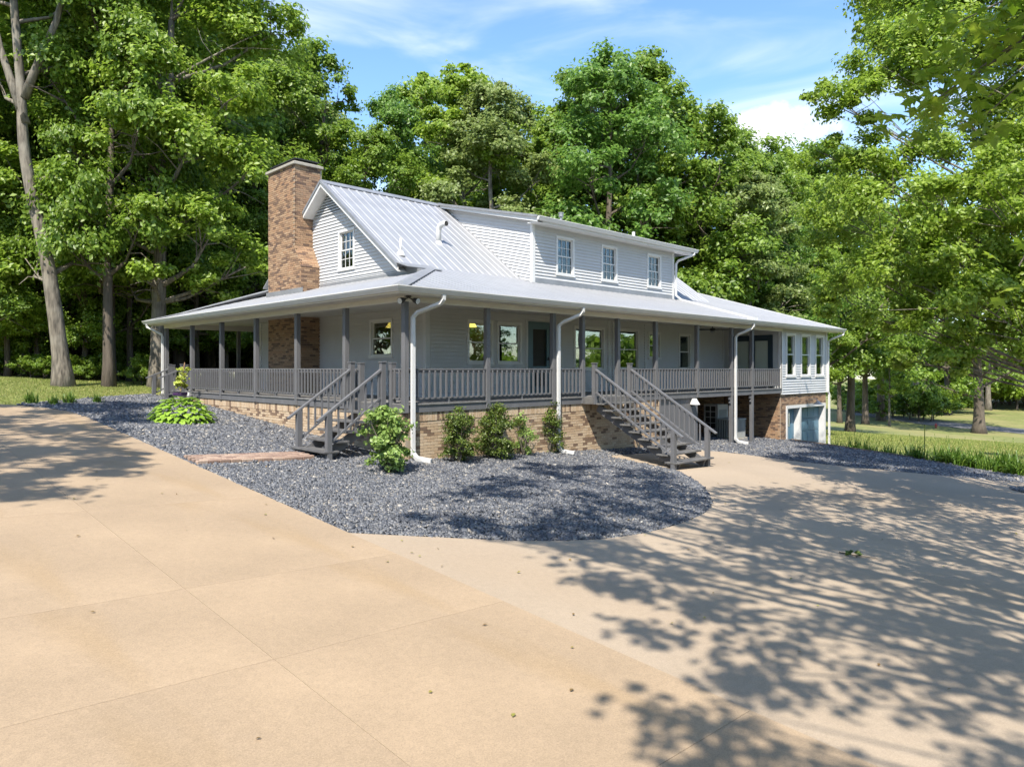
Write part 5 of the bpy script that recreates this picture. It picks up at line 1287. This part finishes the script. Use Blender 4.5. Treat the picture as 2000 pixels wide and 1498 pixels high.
def build_plants():
    # shrubs against the porch
    def shrub(px, py, w, h, n, size, lm, lab, lobes=8, seed=1, stems=9, aspect=.6):
        x, y, z = gp(px, py); r_ = random.Random(seed); t = thing('shrub', (x, y, z), lab, 'shrub')
        mb = MB(); lob = []
        for i in range(stems):
            a = r_.uniform(0, 6.28); e = Vector((math.cos(a) * w * .33, math.sin(a) * w * .33, h * r_.uniform(.6, .9))); mb.tube([(0, 0, -.05), (e.x * .3, e.y * .3, e.z * .45), tuple(e)], [.014, .01, .005], 5, False)
        me = bpy.data.meshes.new('stems'); me.from_pydata(mb.v, [], mb.f); o = link('stems', me, M['bark'], t, (x, y, z)); o['kind'] = 'stuff'
        for i in range(lobes):
            f = i / max(1, lobes - 1); a = i * 2.4; rr = w * .5 * (.35 + .5 * math.sin(math.pi * (.2 + .7 * f))) * r_.uniform(.5, 1)
            lob.append(((math.cos(a) * rr * .75, math.sin(a) * rr * .75, h * (.12 + .74 * f)), w * r_.uniform(.22, .32)))
        V, F = leaf_cloud(lob, n, size, .5, clump=(30, .36), shell=.15, aspect=aspect, low=-2); V[:, 2] = np.maximum(V[:, 2], .01)
        o = link('foliage', fast_mesh('foliage', V, F, M[lm]), None, t, (x, y, z)); o['kind'] = 'stuff'
    shrub(758, 922, 1.15, 1.3, 3600, .09, 'hyd', 'bright broad-leaved shrub beside the corner downspout', 10, 1, 12, .75)
    shrub(897, 903, 1.05, 1.2, 6500, .055, 'box', 'dark upright shrub nearest the corner against the buff brick', 9, 2)
    shrub(968, 896, 1.15, 1.25, 6500, .058, 'box', 'rounder dark shrub in the middle of the row against the brick', 9, 3)
    shrub(1022, 889, .7, 1.05, 1500, .055, 'hyd', 'thin sparse shrub between the dark shrubs against the brick', 5, 4)
    shrub(1072, 884, 1.1, 1.2, 4200, .06, 'box', 'loose dark shrub in front of the middle downspout', 8, 5)
    # hosta: single leaves
    x, y, z = gp(354, 822); t = thing('hosta', (x, y, z), 'large light-green hosta clump on the slate bed', 'plant')
    pr = [(0, 0), (.12, .02), (.3, .025), (.42, .16), (.6, .24), (.78, .2), (.92, .09), (1.0, 0)]; V = []; F = []
    arc_ = lambda u: (u * .92, .55 * u - .62 * u * u)
    for u, w in pr:
        px_, pz = arc_(u); V += [(px_, -w * .5, pz + w * .12), (px_, 0, pz), (px_, w * .5, pz + w * .12)]
    for i in range(len(pr) - 1):
        F += [(i * 3, i * 3 + 3, i * 3 + 4, i * 3 + 1), (i * 3 + 1, i * 3 + 4, i * 3 + 5, i * 3 + 2)]
    lf = bpy.data.meshes.new('leaf'); lf.from_pydata(V, [], F); lf.materials.append(M['hosta']); lf.polygons.foreach_set('use_smooth', [True] * len(lf.polygons)); r_ = random.Random(9)
    for i in range(280):
        a = i * 2.39996; f = math.sqrt((i + .5) / 280); o = bpy.data.objects.new('leaf', lf); col.objects.link(o); o.parent = t
        s = r_.uniform(.32, .44); o.scale = (s * (.75 + .3 * f), s * 1.6, s); q = f * .56; o.location = (math.cos(a) * q, math.sin(a) * q, .5 * (1 - f * f) - .0 + r_.uniform(-.03, .04)); o.rotation_euler = (r_.uniform(-.2, .2), -.55 + .75 * f + r_.uniform(-.2, .2), a + r_.uniform(-.3, .3))
    # daylilies along the lawn edge
    proto = None; r_ = random.Random(4)
    pts = [(19.35, -1.6), (19.45, -2.3), (19.3, -3.0), (19.5, -3.6), (19.3, -4.3), (19.55, -4.9), (19.1, -5.3), (19.3, -5.9), (18.7, -5.9), (18.95, -6.5), (18.5, -6.9), (18.8, -7.4), (18.35, -7.7), (18.6, -8.3), (18.2, -8.7), (18.7, -9.2), (19.8, -4.2), (19.7, -5.6), (19.4, -7.0), (19.2, -8.0), (19.6, -1.9), (19.65, -2.8), (19.6, -3.3), (19.05, -4.6), (19.55, -6.3), (19.0, -7.2), (18.9, -8.7), (18.45, -8.1), (18.3, -9.3), (19.1, -6.1), (18.95, -5.6), (19.3, -2.6)]
    for i, (x, y) in enumerate(pts):
        z = max(float(terrain(x, y)), plane(x, y) - .5); z = float(terrain(x, y))
        if proto is None:
            proto = thing('daylily_clump', (x, y, z), 'strappy green daylily clump along the lawn edge', 'plant', 'daylily clumps along the lawn edge')
            V = []; F = []
            for k in range(110):
                a = r_.uniform(0, 6.28); L_ = r_.uniform(.5, .85); lean = r_.uniform(.15, .75); b0 = Vector((r_.gauss(0, .12), r_.gauss(0, .12), 0)); d = Vector((math.cos(a), math.sin(a), 0)); s = Vector((-d.y, d.x, 0)); n0 = len(V)
                for u in (0, .35, .65, .85, 1):
                    p = b0 + d * (L_ * lean * u * u) + Vector((0, 0, L_ * (u * (1.25 - lean * .5) - u * u * (.25 + lean * .45)))); w = .019 * (1 - u ** 3) + .001; V += [tuple(p - s * w), tuple(p + s * w)]
                F += [(n0 + 2 * q, n0 + 2 * q + 1, n0 + 2 * q + 3, n0 + 2 * q + 2) for q in range(4)]
            me = bpy.data.meshes.new('foliage'); me.from_pydata(V, [], F); o = link('foliage', me, M['lily'], proto, (x, y, z)); o['kind'] = 'stuff'
            mb = MB()
            for k in range(7):
                a = r_.uniform(0, 6.28); e = Vector((math.cos(a) * .25, math.sin(a) * .25, r_.uniform(.7, .95))); mb.tube([(0, 0, 0), (e.x * .4, e.y * .4, e.z * .6), tuple(e)], [.005, .004, .003], 4, False); mb.tube([tuple(e), tuple(e + Vector((0, 0, .05)))], [.009, .004], 5)
            me = bpy.data.meshes.new('flower_stalks'); me.from_pydata(mb.v, [], mb.f); o = link('flower_stalks', me, M['lily'], proto, (x, y, z)); o['kind'] = 'stuff'
        else:
            copy_tree(proto, (x, y, z), r_.uniform(0, 6), r_.uniform(.95, 1.3))
    # weeds at the upper edge of the bed
    for i, (px, py) in enumerate(((105, 790), (135, 787), (190, 786), (60, 788))):
        x, y, z = gp(px, py); copy_tree(proto, (x, y, z), i, .45 + .12 * (i % 2), 'small weed tuft at the top of the slate bed', 'weed tufts in the slate bed')
    # grass
    def grass(n, pxr, tr, hgt, reject):
        px = rng.uniform(*pxr, n); t = np.sqrt(rng.uniform(tr[0] ** 2, tr[1] ** 2, n)); r = (px - CX) / FPX
        x = CAMX + t * (r * RT[0] + FW[0]); y = CAMY + t * (r * RT[1] + FW[1]); k = ~reject(x, y); x, y, t = x[k], y[k], t[k]; m = len(x); z = terrain(x, y) - .01
        a = rng.uniform(0, 6.28, m); w = .006 * t / 14; h = hgt * rng.uniform(.5, 1.3, m) * np.clip(t / 25, 1, 2); lx = rng.normal(0, .5, m) * h; ly = rng.normal(0, .5, m) * h
        V = np.stack([np.stack([x - np.cos(a) * w, y - np.sin(a) * w, z], -1), np.stack([x + np.cos(a) * w, y + np.sin(a) * w, z], -1), np.stack([x + lx, y + ly, z + h], -1)], 1).reshape(-1, 3)
        return V, np.arange(m * 3).reshape(-1, 3)
    pl = [p for p in bed1]
    rej = lambda x, y: in_poly(np.stack([x, y], -1), pl) | ((x < EDGE) & (y < 10)) | ((x > -.7) & (y < 15.3)) | ((x < -4) & (y < 11 + (-5 - x) * .35))
    V, F = grass(60000, (-60, 330), (19, 32), .055, rej); o = link('grass', fast_mesh('grass', V, F, M['grass']), None, None, (0, 0, 0)); tag(o, 'short lawn grass left of the porch', 'grass', kind='stuff')
    n = 150; q = np.stack([rng.uniform(-9, 9, n), rng.uniform(-11.5, 2, n)], -1); q = q[~((q[:, 0] > -.2) & (q[:, 1] > -.5))]; m = len(q); C = np.stack([q[:, 0], q[:, 1], plane(q[:, 0], q[:, 1]) + .012], -1)
    V, F = leaves(C, np.tile([0, 0, 1.0], (m, 1)) + rng.normal(0, .25, (m, 3)), .045); o = link('leaf_litter', fast_mesh('leaf_litter', V, F, M['litter']), None, None, (0, 0, 0)); tag(o, 'scattered dry leaf bits on the paving and slate', 'leaves', kind='stuff')
    rej = lambda x, y: (x < 19.1)
    V, F = grass(60000, (1600, 2080), (25, 62), .05, rej); o = link('grass', fast_mesh('grass', V, F, M['grass']), None, None, (0, 0, 0)); tag(o, 'short lawn grass right of the house', 'grass', kind='stuff')


build_things(); build_woods(); build_plants()
